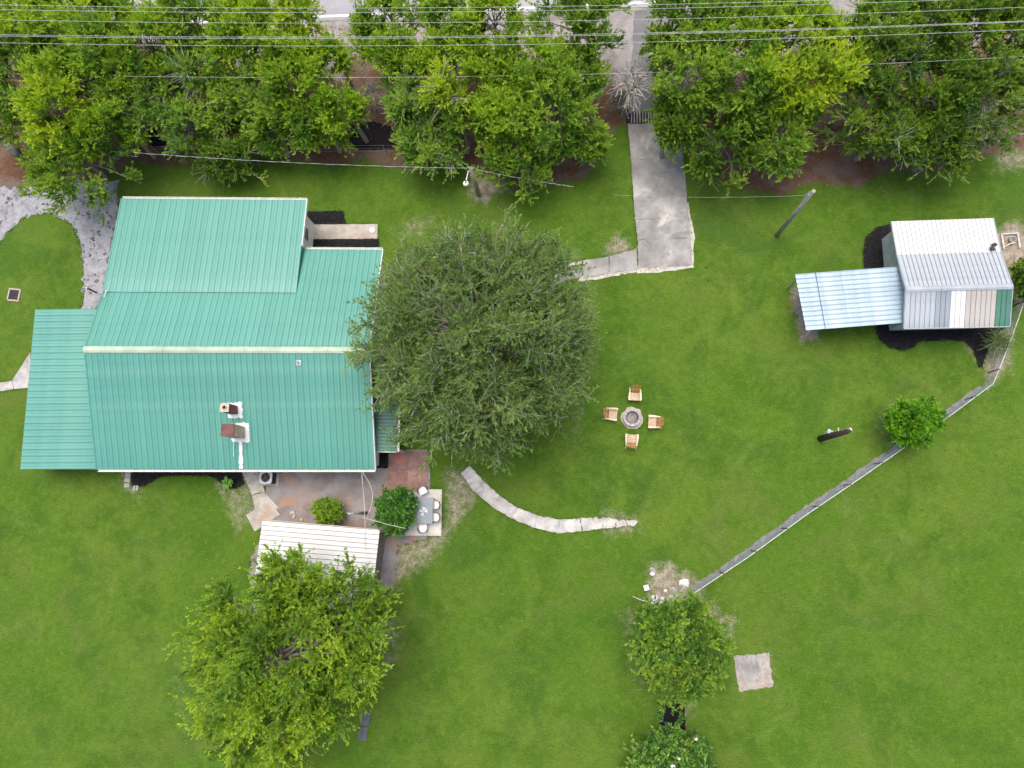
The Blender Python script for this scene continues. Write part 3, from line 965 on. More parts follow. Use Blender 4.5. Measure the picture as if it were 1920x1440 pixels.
# triangular side between the flat addition roof and the steeper main slope
mb = MB()
wall_prism(mb, [hs(UA, vB, hB), hs(UA, vNE, hNE), hs(UA, vNE, hB - 0.12 * (vNE - vB) - 0.02)], _e * -0.03)
obj('cheek_panel', mb, M['roof_teal'], house)
# rake trims (white), gutter and hangers on the south eave
for nm, pts in (('rake_trim', [hs(UW + 0.035, 0, hE), hs(UW + 0.035, vR, hR)]), ('rake_trim', [hs(UW + 0.035, vNE, hNE), hs(UW + 0.035, vR, hR)]),
                ('rake_trim', [hs(UA + 0.03, vA, hA), hs(UA + 0.03, vNE + 0.02, hB - 0.12 * (vNE - vB))])):
    mb = MB().bar(pts[0] - Vector((0, 0, 0.075)), pts[1] - Vector((0, 0, 0.075)), 0.05, 0.20)
    obj(nm, mb, M['white_trim'], house)
for nm, pts in (('rake_trim', [hs(-0.03, 0, hE), hs(-0.03, vR, hR)]), ('rake_trim', [hs(-0.03, vA, hA), hs(-0.03, vB, hB)]), ('rake_trim', [hs(-0.03, vB, hB), hs(-0.03, vR, hR)])):
    mb = MB().bar(pts[0] - Vector((0, 0, 0.06)), pts[1] - Vector((0, 0, 0.06)), 0.05, 0.16)
    obj(nm, mb, M['roof_green'], house)


def gutter(parent, a_, b_, out, hangers):
    a_, b_, out = Vector(a_), Vector(b_), Vector(out)
    up = Vector((0, 0, 1))
    prof = [(0.0, 0.0), (0.0, -0.11), (0.10, -0.11), (0.125, 0.0), (0.105, 0.0), (0.09, -0.09), (0.015, -0.09), (0.015, 0.0)]
    vs = [p_ + out * x + up * z for p_ in (a_, b_) for x, z in prof]
    q = len(prof)
    g_ = obj('gutter', MB().add(vs, [(j, (j + 1) % q, q + (j + 1) % q, q + j) for j in range(q)] + [tuple(range(q - 1, -1, -1)), tuple(range(q, 2 * q))]), M['white_trim'], parent)
    for k_ in range(hangers):
        p_ = a_.lerp(b_, (k_ + 0.5) / hangers)
        d = (b_ - a_).normalized()
        obj('gutter_hanger', MB().obox(p_ + out * 0.06 + up * 0.006, out * 0.085, d * 0.014, up * 0.005), M['white_trim'], g_)
    return g_


gutter(house, hs(0.05, -0.02, hE - 0.03), hs(UW, -0.02, hE - 0.03), -_n, 27)
gutter(house, hs(0.0, vA + 0.02, hA - 0.03), hs(UA, vA + 0.02, hA - 0.03), _n, 14)
gutter(house, hs(UA + 0.05, vNE + 0.02, hNE - 0.03), hs(UW, vNE + 0.02, hNE - 0.03), _n, 6)

# west porch roof, panels running east-west, on posts
pA1, pB1 = at(66, 580, 2.32), at(38, 880, 2.22)
iA, iB = hs(0.3, vpar(pA1), 2.62), hs(0.3, vpar(pB1) + 0.02, 2.55)
roof_slope(house, pA1, pB1, iB, iA, 25, M['roof_porch'], M['deck_green'], name='porch_roof_panel')
for q in (pA1.lerp(pB1, 0.03), pA1.lerp(pB1, 0.5), pA1.lerp(pB1, 0.97)):
    obj('porch_post', MB().box((q.x + 0.2, q.y, 1.07), (0.11, 0.11, 2.13)), M['white_trim'], house)
obj('porch_floor', MB().slab([tuple((pA1 + Vector((0.25, 0, 0)))[:2]), tuple((pB1 + Vector((0.25, 0.1, 0)))[:2]), tuple(hs(0.3, 0.1, 0)[:2]), tuple(hs(0.3, vpar(pA1), 0)[:2])], 0, 0.09), M['concrete_dirty'], house)

# small dark east roof over the side door
eb = hs(UW - 0.04, 0, 0)
vE0, vE1 = vpar(at(746, 847, 2.25)), vpar(at(746, 690, 2.25))
uE = (at(745, 800, 2.25) - HO).dot(_e)
roof_slope(house, hs(uE, vE0, 2.25), hs(uE, vE1, 2.25), hs(EW + 0.12, vE1, 2.52), hs(EW + 0.12, vE0, 2.52), 24, M['roof_teal'], M['deck_green'], midrib=False, name='side_roof_panel')
gutter(house, hs(uE + 0.02, vE0, 2.22), hs(uE + 0.02, vE1, 2.22), _e, 8)
obj('side_fascia', MB().bar(hs(EW + 0.12, vE0 - 0.02, 2.42), hs(uE, vE0 - 0.02, 2.16), 0.04, 0.15), M['white_trim'], house)
obj('side_post', MB().box(hs(uE - 0.1, vE0 + 0.15, 1.05), (0.1, 0.1, 2.1)), M['white_trim'], house)
obj('door', MB().obox(hs(EW + 0.13, vE0 + 1.6, 1.05), _e * 0.02, _n * 0.46, (0, 0, 1.03)), M['white_trim'], house)


def roof_h(v): return hE + (hR - hE) * v / vR


def chimney(pxt, htop, w, d, nm_label, stone, capm, flue):
    """brick stack through the south slope, top centre seen at pxt"""
    top = at(pxt[0], pxt[1], htop)
    v = vpar(top)
    zb = roof_h(v) - 0.25
    c = Vector((top.x, top.y, 0))
    core = obj('chimney', MB().obox(c + Vector((0, 0, (zb + htop - 0.06) / 2)), _e * (w / 2 - 0.015), _n * (d / 2 - 0.015), (0, 0, (htop - 0.06 - zb) / 2)), M['mortar'], house)
    core['label'] = nm_label
    # brick courses on the four faces
    nb = int((htop - 0.06 - zb) / 0.085)
    for k_ in range(nb):
        z = zb + 0.0425 + k_ * 0.085
        for axis, half, other in ((_e, w / 2, _n), (_n, d / 2, _e)):
            for sgn in (-1, 1):
                L = (d if axis is _e else w)
                cnt = max(2, round(L / 0.24))
                offs = 0.5 if k_ % 2 else 0.0
                for j in range(cnt + (1 if offs else 0)):
                    a0 = max(0.0, (j - offs) / cnt)
                    a1 = min(1.0, (j + 1 - offs) / cnt)
                    if a1 - a0 < 0.1: continue
                    if z < roof_h(vpar(c + axis * sgn * half)) - 0.12: continue
                    cc = c + axis * sgn * half + other * ((a0 + a1) / 2 - 0.5) * L + Vector((0, 0, z))
                    BR.append((core, stone, cc, axis * 0.012, other * ((a1 - a0) * L / 2 - 0.006)))
    cap = obj('chimney_cap', MB().obox(c + Vector((0, 0, htop - 0.03)), _e * (w / 2 + 0.03), _n * (d / 2 + 0.03), (0, 0, 0.03)), capm, core)
    if flue:
        obj('flue', MB().lathe(c + Vector((0.02, 0, htop)), [(0.10, -0.03), (0.13, -0.03), (0.13, 0.07), (0.10, 0.07)], 16), M['cap_stone'], core)
        obj('flue_mouth', MB().disc(c + Vector((0.02, 0, htop + 0.012)), 0.102, 16), M['soot'], core)
    # splashed sealant round the foot
    ring = []
    rr = random.Random(int(pxt[1]))
    for k_ in range(40):
        a_ = 2 * math.pi * k_ / 40
        ex, ey = math.cos(a_), math.sin(a_)
        m_ = max(abs(ex), abs(ey))
        u_ = ex / m_ * (w / 2 + 0.16 + (0.10 if ex > 0 else -0.02)) + rr.gauss(0, 0.025)
        v_ = ey / m_ * (d / 2 + 0.20) + rr.gauss(0, 0.03)
        p_ = c + _e * u_ + _n * v_
        ring.append(Vector((p_.x, p_.y, roof_h(vpar(p_)) + 0.042)))
    lo_ = [q - Vector((0, 0, 0.05)) for q in ring]
    nn = len(ring)
    obj('flashing', MB().add(ring + lo_, [tuple(range(nn))] + [(i, nn + i, nn + (i + 1) % nn, (i + 1) % nn) for i in range(nn)]), M['sealant'], core)
    return c


BR = []
c1 = chimney((420.5, 764), 4.95, 0.46, 0.44, 'smaller brick chimney with a round flue', M['brick_red'], M['cap_stone'], True)
c2 = chimney((426, 806), 4.85, 0.68, 0.64, 'larger brick chimney with a rust brown lid', M['brick_tan'], M['cap_rust'], False)
bm_src = {}
for core, stone, cc, ax_, ay_ in BR:
    key = (stone.name, tuple(round(x, 3) for x in ax_), tuple(round(x, 3) for x in ay_))
    if key not in bm_src:
        bm_src[key] = obj('brick', MB().obox(cc, ax_, ay_, (0, 0, 0.037)), stone, core, loc=cc)
    else:
        o = bpy.data.objects.new('brick', bm_src[key].data)
        COL.objects.link(o)
        o.parent = core
        o.location = cc - origin_of(core)
# long white sealant line down to the eave and a thin streak
s0, s1 = at(446, 824, 3.6), at(452, 879, 2.75)
v0 = vpar(s0)
u0, u1 = (s0 - HO).dot(_e), (s1 - HO).dot(_e)
mb = MB()
rr = random.Random(5)
Lp, Rp = [], []
for k in range(15):
    tt = k / 14
    u, v = u0 + (u1 - u0) * tt, v0 * (1 - tt) + 0.03 * tt
    w = 0.10 + rr.uniform(-0.025, 0.03)
    for lst, sg in ((Lp, -1), (Rp, 1)):
        q = hs(u + sg * w + rr.gauss(0, 0.006), v, roof_h(v) + 0.047)
        lst.append(q)
vs = Lp + Rp
mb.add(vs, [(k, 15 + k, 15 + k + 1, k + 1) for k in range(14)])
mb.add([Vector(q) - Vector((0, 0, 0.045)) for q in vs], [(k + 1, 15 + k + 1, 15 + k, k) for k in range(14)])
obj('sealant_line', mb, M['sealant'], house)
mb = MB().bar(hs((at(433, 828, 3.6) - HO).dot(_e), v0 - 0.1, roof_h(v0 - 0.1) + 0.03), hs((at(434.5, 853, 3.2) - HO).dot(_e), v0 - 0.95, roof_h(v0 - 0.95) + 0.03), 0.03, 0.03)
obj('sealant_streak', mb, M['sealant'], house)
# plumbing vent on the south slope
vp = at(558.5, 679.5, 4.75)
vv = vpar(vp)
mb = MB().lathe(Vector((vp.x, vp.y, roof_h(vv) - 0.05)), [(0.045, 0), (0.06, 0), (0.06, 0.38), (0.045, 0.38)], 12)
vent = obj('vent_pipe', mb, M['white_trim'], house)
obj('vent_boot', MB().obox(Vector((vp.x, vp.y, roof_h(vv) + 0.03)), _e * 0.14, (_n + Vector((0, 0, 0.31))) * 0.14, (0, 0, 0.012)), M['galv_pipe'], vent)
# service mast with aerial on the west rake
mt, mbs = at(164, 537, 6.2), at(195, 556, 4.0)
mbs = Vector((mt.x + 0.0, mt.y, 3.4))
mbs = at(190, 553, 3.9)
mt = Vector((mbs.x + 0.02, mbs.y + 0.02, 5.25))
ant = obj('mast', MB().tube([mbs - Vector((0, 0, 0.5)), mbs + Vector((0, 0, 0.55)), mt], 0.04, 8), M['white_trim'], house)
ant['label'] = 'white service mast with aerial on the left edge of the roof'
obj('mast_sleeve', MB().tube([mbs + Vector((0, 0, 0.45)), mt - Vector((0, 0, 0.1))], 0.052, 8), M['black'], ant)
mb = MB()
for dx_, dy_ in ((0.55, 0.12), (-0.45, -0.2), (0.3, -0.35), (-0.25, 0.4)):
    mb.tube([mt - Vector((0, 0, 0.05)), mt + Vector((dx_ * 0.6, dy_ * 0.6, 0.08)), mt + Vector((dx_, dy_, 0.0))], 0.014, 5)
obj('aerial', mb, M['steel_dark'], ant)
obj('conduit', MB().tube([mbs + Vector((0, 0, -0.05)), mbs + Vector((0.22, -0.15, 0.0)), mbs + Vector((0.28, 0.30, -0.02))], 0.03, 6), M['white_trim'], ant)

# ------------------------------------------------------------------ air conditioner
acq = at(498, 895, 0.75)
ac = empty('air_conditioner', (acq.x, acq.y, 0), 'grey outdoor air conditioning unit with a round fan beside the back path', 'air conditioner')
mb = MB().box((acq.x, acq.y, 0.37), (0.74, 0.74, 0.62))
obj('cabinet', mb, M['ac_dark'], ac)
for s1_, s2_ in ((1, 0), (-1, 0), (0, 1), (0, -1)):
    mb = MB()
    for k in range(9):
        mb.box((acq.x + s1_ * 0.372, acq.y + s2_ * 0.372, 0.12 + k * 0.065), (0.012 if s1_ else 0.70, 0.012 if s2_ else 0.70, 0.018))
    obj('louvre', mb, M['steel_dark'], ac)
rr = []
for k in range(32):
    a_ = 2 * math.pi * k / 32
    ex, ey = math.cos(a_), math.sin(a_)
    q_ = (abs(ex) ** 5 + abs(ey) ** 5) ** (-1 / 5)
    rr.append((ex * q_ * 0.40, ey * q_ * 0.40, ex * 0.285, ey * 0.285))
vs = [(acq.x + a_, acq.y + b_, 0.75) for a_, b_, _, _ in rr] + [(acq.x + c_, acq.y + d_, 0.765) for _, _, c_, d_ in rr] + [(acq.x + a_, acq.y + b_, 0.67) for a_, b_, _, _ in rr] + [(acq.x + c_, acq.y + d_, 0.60) for _, _, c_, d_ in rr]
fs = []
for k in range(32):
    k2 = (k + 1) % 32
    fs += [(k, k2, 32 + k2, 32 + k), (64 + k, 64 + k2, k2, k), (32 + k, 32 + k2, 96 + k2, 96 + k)]
obj('top_cover', MB().add(vs, fs), M['ac_grey'], ac)
obj('fan_well', MB().disc((acq.x, acq.y, 0.685), 0.30, 24), M['black'], ac)
for k in range(4):
    a_ = k * math.pi / 2 + 0.5
    u = Vector((math.cos(a_), math.sin(a_), 0))
    w_ = Vector((-u.y, u.x, 0))
    c = Vector((acq.x, acq.y, 0.70))
    vs = [c + u * 0.05 - w_ * 0.02, c + u * 0.05 + w_ * 0.02, c + u * 0.24 + w_ * 0.10 + Vector((0, 0, 0.03)), c + u * 0.25 - w_ * 0.07]
    obj('fan_blade', MB().add(vs + [q - Vector((0, 0, 0.004)) for q in vs], [(0, 1, 2, 3), (7, 6, 5, 4)]), M['steel_dark'], ac)
mb = MB()
for r_ in (0.09, 0.16, 0.23):
    mb.lathe((acq.x, acq.y, 0.768), [(r_ - 0.004, -0.004), (r_ + 0.004, -0.004), (r_ + 0.004, 0.004), (r_ - 0.004, 0.004)], 24)
for k in range(8):
    a_ = k * math.pi / 4
    mb.bar((acq.x + 0.06 * math.cos(a_), acq.y + 0.06 * math.sin(a_), 0.772), (acq.x + 0.29 * math.cos(a_), acq.y + 0.29 * math.sin(a_), 0.772), 0.008, 0.008)
mb.lathe((acq.x, acq.y, 0.765), [(0.0, 0.0), (0.075, 0.0), (0.065, 0.02), (0.0, 0.025)], 16)
obj('fan_grille', mb, M['steel_dark'], ac)
obj('base_pad', MB().box((acq.x + 0.05, acq.y, 0.03), (1.0, 0.95, 0.06)), M['concrete_dirty'], ac)

# ------------------------------------------------------------------ white back shed under the bright tree
ws = empty('garden_shed', (at(590, 1050)[0], at(590, 1050)[1], 0), 'white ribbed metal roofed shed half hidden under the big bright green tree', 'shed')
N1, N2 = at(492, 976, 2.5), at(712, 994, 2.5)
S1 = at(471, 1128, 2.35)
Sd = N2 - N1
roof_slope(ws, S1, N1, N2, S1 + Sd, 17, M['white_metal'], M['deck_white'], gap=0.016, rib=0.025, midrib=False)
q1, q2 = N1 + Vector((0.35, -0.25, 0)), N2 + Vector((-0.3, -0.25, 0))
q3, q4 = S1 + Sd + Vector((-0.3, 0.25, 0)), S1 + Vector((0.35, 0.25, 0))
mb = MB()
for a_, b_ in ((q1, q2), (q2, q3), (q3, q4), (q4, q1)):
    mb.bar((a_.x, a_.y, 1.16), (b_.x, b_.y, 1.16), 0.08, 2.32)
obj('wall', mb, M['frame_brown'], ws)
obj('fascia', MB().bar(N1 + Vector((0.3, 0.03, -0.11)), N2 + Vector((-0.1, 0.03, -0.11)), 0.04, 0.16), mat('fascia_tan', (0.45, 0.38, 0.30), (0.54, 0.47, 0.39), 3, 0.7), ws)

# ------------------------------------------------------------------ right hand shed with patchwork roof
SX0, SX1 = 18.87, 24.50
SY = dict(N=16.50, B=14.36, R=12.10, S=10.0)
SZ = dict(N=2.24, B=2.54, R=3.22, S=2.57)
yaw = rad(0.9)


def sh(u, v, h):
    return Vector((SX0 + u * math.cos(yaw) - (v - 10.0) * math.sin(yaw) * 0.3, v + u * math.sin(yaw), h))


UWs = SX1 - SX0
shed = empty('shed', (21.7, 13.2, 0), 'pale shed with patchwork roof of white, grey, beige and green metal sheets', 'shed')
roof_slope(shed, sh(0, SY['N'], SZ['N']), sh(UWs, SY['N'], SZ['N']), sh(UWs, SY['B'] - 0.02, SZ['B'] + 0.015), sh(0, SY['B'] - 0.02, SZ['B'] + 0.015), 23, M['white_metal'], M['deck_white'], gap=0.009, rib=0.025, midrib=False)
roof_slope(shed, sh(0, SY['B'], SZ['B']), sh(UWs, SY['B'], SZ['B']), sh(UWs, SY['R'], SZ['R']), sh(0, SY['R'], SZ['R']), 23, M['galv_light'], M['deck_grey'], gap=0.009, rib=0.03, midrib=False)


def patch(i):
    f_ = (i + 0.5) / 21
    return M['galv_light'] if f_ < 0.295 else M['galv_blue'] if f_ < 0.44 else M['white_metal'] if f_ < 0.575 else M['beige'] if f_ < 0.865 else M['green_panel']


roof_slope(shed, sh(0, SY['S'], SZ['S']), sh(UWs, SY['S'], SZ['S']), sh(UWs, SY['R'], SZ['R']), sh(0, SY['R'], SZ['R']), 21, patch, M['deck_grey'], gap=0.007, rib=0.028, midrib=False)
for i in range(3):
    u0, u1 = -0.03 + (UWs + 0.06) * i / 3 + 0.004, -0.03 + (UWs + 0.06) * (i + 1) / 3 - 0.004
    pro = [(-0.17, -0.01), (-0.05, 0.05), (0.05, 0.05), (0.17, -0.01), (0.14, -0.03), (-0.14, -0.03)]
    vs = [sh(u, SY['R'] + a_, SZ['R'] + b_ + 0.004 * i) for u in (u0, u1) for a_, b_ in pro]
    obj('ridge_cap', MB().add(vs, [(j, (j + 1) % 6, 6 + (j + 1) % 6, 6 + j) for j in range(6)] + [(5, 4, 3, 2, 1, 0), (6, 7, 8, 9, 10, 11)]), M['galv_light'], shed)
WU = 0.39
gab = [(10.52, 0), (16.27, 0), (16.27, SZ['N'] - 0.06), (14.4, SZ['B'] - 0.1), (12.10, SZ['R'] - 0.1), (10.52, SZ['S'] + 0.04)]
for nm, u, dd in (('wall', WU, 0.1), ('wall', UWs - WU, -0.1)):
    mb = MB()
    wall_prism(mb, [sh(u, v, z) for v, z in gab], (dd, 0, 0))
    wobj = obj(nm, mb, M['siding_blue'], shed)
    # lap siding boards
    for k in range(16):
        z = 0.1 + k * 0.165
        ys = 16.25 if z < 2.1 else (14.4 - (z - 2.44) / 0.68 * 2.3 if z > 2.44 else 16.25 - (z - 2.1) / 0.34 * 1.9)
        ye = 10.54 if z < 2.45 else 10.54 + (z - 2.45) / 0.67 * 1.5
        if ys - ye < 0.3: continue
        sg = -1 if u < 1 else 1
        obj('siding_board', MB().obox((sh(u, ys, z) + sh(u, ye, z)) / 2 + Vector((sg * 0.010, 0, 0)), (0.010, 0, 0.006 * sg), (0, (ys - ye) / 2, 0), (0, 0, 0.074)), M['siding_blue'], wobj)
for v, dd in ((10.52, 0.1), (16.27, -0.1)):
    mb = MB()
    zt = SZ['S'] if v < 12 else SZ['N'] - 0.06
    wall_prism(mb, [sh(WU + 0.1, v, 0), sh(UWs - WU - 0.1, v, 0), sh(UWs - WU - 0.1, v, zt), sh(WU + 0.1, v, zt)], (0, dd, 0))
    obj('wall', mb, M['siding_blue'], shed)
wq = at(1672, 472, 1.5)
wn_ = obj('window', MB().obox((sh(WU, 0, 0).x - 0.03, wq.y, 1.55), (0.02, 0, 0), (0, 0.36, 0), (0, 0, 0.52)), M['white_trim'], shed)
for dz in (-0.24, 0.24):
    obj('pane', MB().obox((sh(WU, 0, 0).x - 0.05, wq.y, 1.55 + dz), (0.006, 0, 0), (0, 0.29, 0), (0, 0, 0.205)), M['glass_dark'], wn_)
mb = MB()
for dz, hz in ((-0.24, 0), (0.24, 0)):
    mb.obox((sh(WU, 0, 0).x - 0.058, wq.y, 1.55 + dz), (0.004, 0, 0), (0, 0.010, 0), (0, 0, 0.205))
    mb.obox((sh(WU, 0, 0).x - 0.058, wq.y, 1.55 + dz), (0.0042, 0, 0), (0, 0.29, 0), (0, 0, 0.010))
obj('muntin', mb, M['white_trim'], wn_)
for v0_, z0_, v1_, z1_ in ((SY['N'], SZ['N'], SY['B'], SZ['B']), (SY['B'], SZ['B'], SY['R'], SZ['R']), (SY['S'], SZ['S'], SY['R'], SZ['R'])):
    for u in (-0.02, UWs + 0.02):
        obj('rake_trim', MB().bar(sh(u, v0_, z0_ - 0.05), sh(u, v1_, z1_ - 0.05), 0.04, 0.15), M['galv_light'], shed)
obj('eave_trim', MB().bar(sh(0, SY['S'] - 0.02, SZ['S'] - 0.06), sh(UWs, SY['S'] - 0.02, SZ['S'] - 0.06), 0.04, 0.13), M['galv_light'], shed)
# dark twigs and leaves fallen on the white sheets
rr = random.Random(12)
for (px_, py_, lab) in ((1864.5, 459.5, 'small dark scrap on the white shed roof, the upper one'), (1859.5, 467, 'small dark scrap on the white shed roof, the lower one')):
    q = at(px_, py_, 2.62)
    mb = MB()
    for k in range(7):
        a_ = rr.uniform(0, 6.28)
        c = q + Vector((rr.gauss(0, 0.06), rr.gauss(0, 0.05), 0.01 * k))
        u = Vector((math.cos(a_), math.sin(a_), 0.15)) * rr.uniform(0.07, 0.14)
        w_ = Vector((-u.y, u.x, 0.05)) * 0.4
        mb.obox(c, u, w_, (0, 0, 0.006))
    tag(obj('roof_debris', mb, M['steel_dark'], loc=q), lab, 'debris', 'dark scraps on the shed roof')

cp = empty('carport', (16.2, 12.0, 0), 'blue grey galvanised lean-to roof on posts joined to the left side of the shed', 'carport')
K1, K2, K3, K4 = at(1490.7, 514, 2.20), at(1683, 500, 2.42), at(1693, 605.5, 2.42), at(1511.5, 619.5, 2.20)
K2 = K2 + (K2 - K1).normalized() * 0.25
K3 = K3 + (K3 - K4).normalized() * 0.25
mid1, mid4 = K1.lerp(K2, 0.445), K4.lerp(K3, 0.445)
roof_slope(cp, K1, K4, mid4, mid1, 12, M['carport'], M['deck_grey'], gap=0.012, rib=0.035, midrib=False)
up_ = Vector((0, 0, 0.006))
roof_slope(cp, mid1 - (mid1 - K1).normalized() * 0.06 + up_, mid4 - (mid4 - K4).normalized() * 0.06 + up_, K3 + up_, K2 + up_, 12, M['carport'], M['deck_grey'], gap=0.012, rib=0.035, midrib=False)
for a_, b_ in ((K1, K4),):
    obj('beam', MB().bar(a_.lerp(b_, 0.02) + Vector((0.25, 0, -0.13)), a_.lerp(b_, 0.98) + Vector((0.25, 0, -0.13)), 0.07, 0.10), M['wood_pale'], cp)
for f_ in (0.04, 0.5):
    q = K1.lerp(K4, f_)
    obj('post', MB().box((q.x + 0.25, q.y, 1.0), (0.09, 0.09, 2.0)), M['pole_grey'], cp)
b0 = at(1509.5, 630, 0)
obj('post', MB().bar(b0, (K4.x + 0.25, K4.y + 0.05, 2.06), 0.10, 0.10), M['bark_pale'], cp)
obj('cross_wire', MB().tube([K1.lerp(K2, 0.19) + Vector((0, 0, 0.05)), K4.lerp(K3, 0.19) + Vector((0, 0, 0.05))], 0.012, 5), M['black'], cp)
tag(obj('carport_floor', MB().slab(rough_poly(poly_px([(1489, 548), (1507, 634), (1530, 632), (1545, 600), (1535, 548)]), 0.05, 0.2, 17), -0.05, 0.01), M['dirt_yard']), kind='structure')

# ------------------------------------------------------------------ fire pit and chairs
fc = at(1185.5, 782.5, 0.28)
fp = empty('fire_pit', (fc.x, fc.y, 0), 'round grey block fire pit in the middle of the four wooden chairs', 'fire pit')
for k in range(12):
    a0 = 2 * math.pi * k / 12 + 0.03
    a1 = 2 * math.pi * (k + 1) / 12 - 0.015
    for lay in range(2):
        sft = 0.26 * lay
        obj('block', MB().lathe((fc.x, fc.y, 0), [(0.385, 0.0 + 0.145 * lay), (0.545, 0.0 + 0.145 * lay), (0.545, 0.14 + 0.145 * lay), (0.385, 0.14 + 0.145 * lay)], 3, a0 + sft, a1 + sft), M['block'], fp)
obj('fire_ring', MB().lathe((fc.x, fc.y, 0), [(0.355, 0.0), (0.375, 0.0), (0.375, 0.30), (0.355, 0.30)], 32), M['steel_dark'], fp)
mb = MB()
rr = random.Random(2)
for k in range(26):
    a_, r_ = rr.uniform(0, 6.28), 0.33 * math.sqrt(rr.random())
    mb.box((fc.x + r_ * math.cos(a_), fc.y + r_ * math.sin(a_), 0.10 + rr.uniform(0, 0.03)), (rr.uniform(.03, .09), rr.uniform(.02, .05), 0.04), rr.uniform(0, 3))
mb.lathe((fc.x, fc.y, 0), [(0.0, 0.02), (0.354, 0.02), (0.354, 0.09), (0.0, 0.11)], 24)
obj('ash', mb, M['ash'], fp)
tag(obj('dirt_ring', MB().slab(rough_poly([(fc.x + 0.68 * math.cos(k * 0.3927), fc.y + 0.68 * math.sin(k * 0.3927)) for k in range(16)], 0.05, 0.15, 3), -0.05, 0.012), M['dirt_sand']), kind='structure')


def adirondack(label):
    r = empty('garden_chair', (0, 0, 0), label, 'chair', 'wooden slatted chairs round the fire pit')
    # faces -y; back leans to +y
    for k in range(5):
        y = -0.36 + k * 0.098
        z = 0.375 - (y + 0.36) * 0.20
        obj('seat_slat', MB().obox((0, y, z), (0.27, 0, 0), (0, 0.042, -0.008), (0, 0.002, 0.010)), M['wood_seat'], r)
    for k in range(6):
        x = -0.225 + k * 0.09
        tx = x * 1.12
        top = 0.94 - 0.10 * (abs(x) / 0.225) ** 2
        a_, b_ = Vector((x, 0.10, 0.28)), Vector((tx, 0.10 + (top - 0.28) * 0.52, top))
        obj('back_slat', MB().bar(a_, b_, 0.078, 0.02, (0, 1, 0)), M['wood_brown'], r)
    for sgn in (-1, 1):
        ring = [(sgn * 0.27, -0.42), (sgn * 0.39, -0.42), (sgn * 0.40, -0.30), (sgn * 0.375, 0.0), (sgn * 0.33, 0.28), (sgn * 0.285, 0.28), (sgn * 0.29, 0.0)]
        obj('armrest', MB().slab(ring, 0.535, 0.56), M['wood_pale'], r)
        obj('leg', MB().bar((sgn * 0.31, -0.36, 0.0), (sgn * 0.31, -0.36, 0.535), 0.04, 0.09), M['wood_pale'], r)
        obj('leg', MB().bar((sgn * 0.30, 0.42, 0.02), (sgn * 0.30, -0.38, 0.33), 0.035, 0.11), M['wood_pale'], r)
    obj('back_brace', MB().obox((0, 0.25, 0.53), (0.33, 0, 0), (0, 0.02, 0), (0, 0, 0.035)), M['wood_pale'], r)
    return r


adc = adirondack('wooden slatted garden chair above the fire pit, its back to the drive')
q = at(1190.5, 738.5, 0.35)
adc.location = (q.x, q.y, 0)
adc.rotation_euler = (0, 0, rad(-3))
for px_, py_, rot, lab in ((1144.5, 776.5, 83, 'wooden slatted garden chair left of the fire pit, beside the big tree'),
                           (1228.5, 791.5, -93, 'wooden slatted garden chair right of the fire pit, with the brownest back'),
                           (1184, 827.5, 176, 'wooden slatted garden chair below the fire pit, nearest the curved path')):
    c_ = copy_tree(adc)
    q = at(px_, py_, 0.35)
    c_.location = (q.x, q.y, 0)
    c_.rotation_euler = (0, 0, rad(rot))
    c_['label'] = lab

# ------------------------------------------------------------------ poles
b = at(1456, 442)
pole = empty('utility_pole', b, 'bare grey leaning-looking utility pole standing alone in the lawn left of the shed', 'utility pole')
top = Vector((b.x + 0.08, b.y - 0.05, 6.35))
obj('shaft', MB().tube([b - Vector((0, 0, 0.2)), b.lerp(top, 0.5), top], [0.135, 0.115, 0.095], 14), M['pole_grey'], pole, True)
obj('top_cap', MB().lathe(top, [(0.0, -0.01), (0.112, -0.01), (0.09, 0.02), (0.0, 0.025)], 14), M['pole_wood'], pole)
mb = MB()
for k in range(3):
    a_ = 2.2 + k * 0.7
    mb.tube([top + Vector((math.cos(a_) * 0.16, math.sin(a_) * 0.16, -0.35)), top + Vector((math.cos(a_) * 0.22, math.sin(a_) * 0.22, -0.8)), top + Vector((math.cos(a_) * 0.15, math.sin(a_) * 0.15, -1.3))], 0.02, 6)
obj('bracket', mb, M['galv_pipe'], pole)


def sag_wire(name, pts, r, m, label, cat, group=None, n=4):
    o = obj(name, MB().tube(pts, r, n), m)
    return tag(o, label, cat, group)


wp = []
e0, e1 = top + Vector((-0.15, 0.0, -0.5)), at(1150, 365, 5.2)
for k in range(13):
    f_ = k / 12
    wp.append(e0.lerp(e1, f_) - Vector((0, 0, 0.5 * 4 * f_ * (1 - f_) * 0.6)))
sag_wire('service_wire', wp, 0.006, M['wire_dark'], 'thin wire from the bare utility pole across the concrete drive', 'wire')

b = at(897.5, 366)
lp = empty('lamp_pole', b, 'brown wooden pole with a round white yard lamp above the large round tree', 'lamp pole')
top = Vector((b.x - 0.03, b.y + 0.06, 3.55))
obj('shaft', MB().tube([b - Vector((0, 0, 0.2)), b.lerp(top, 0.5), top], [0.17, 0.14, 0.10], 14), M['pole_wood'], lp, True)
la = at(873, 342.5, 3.0)
j0 = b.lerp(top, 0.84)
obj('lamp_arm', MB().tube([j0, j0 + Vector((-0.22, 0.08, 0.14)), Vector((la.x + 0.05, la.y + 0.15, 3.06))], 0.032, 8), M['plastic_white'], lp)
lampo = obj('lamp_head', MB().lathe((la.x, la.y, 0), [(0.0, 2.98), (0.14, 2.97), (0.175, 2.90), (0.17, 2.88), (0.0, 2.93)], 20), M['plastic_white'], lp)
obj('photocell', MB().lathe((la.x + 0.01, la.y + 0.03, 2.98), [(0, 0), (0.055, 0), (0.05, 0.06), (0, 0.07)], 10), M['black'], lampo)
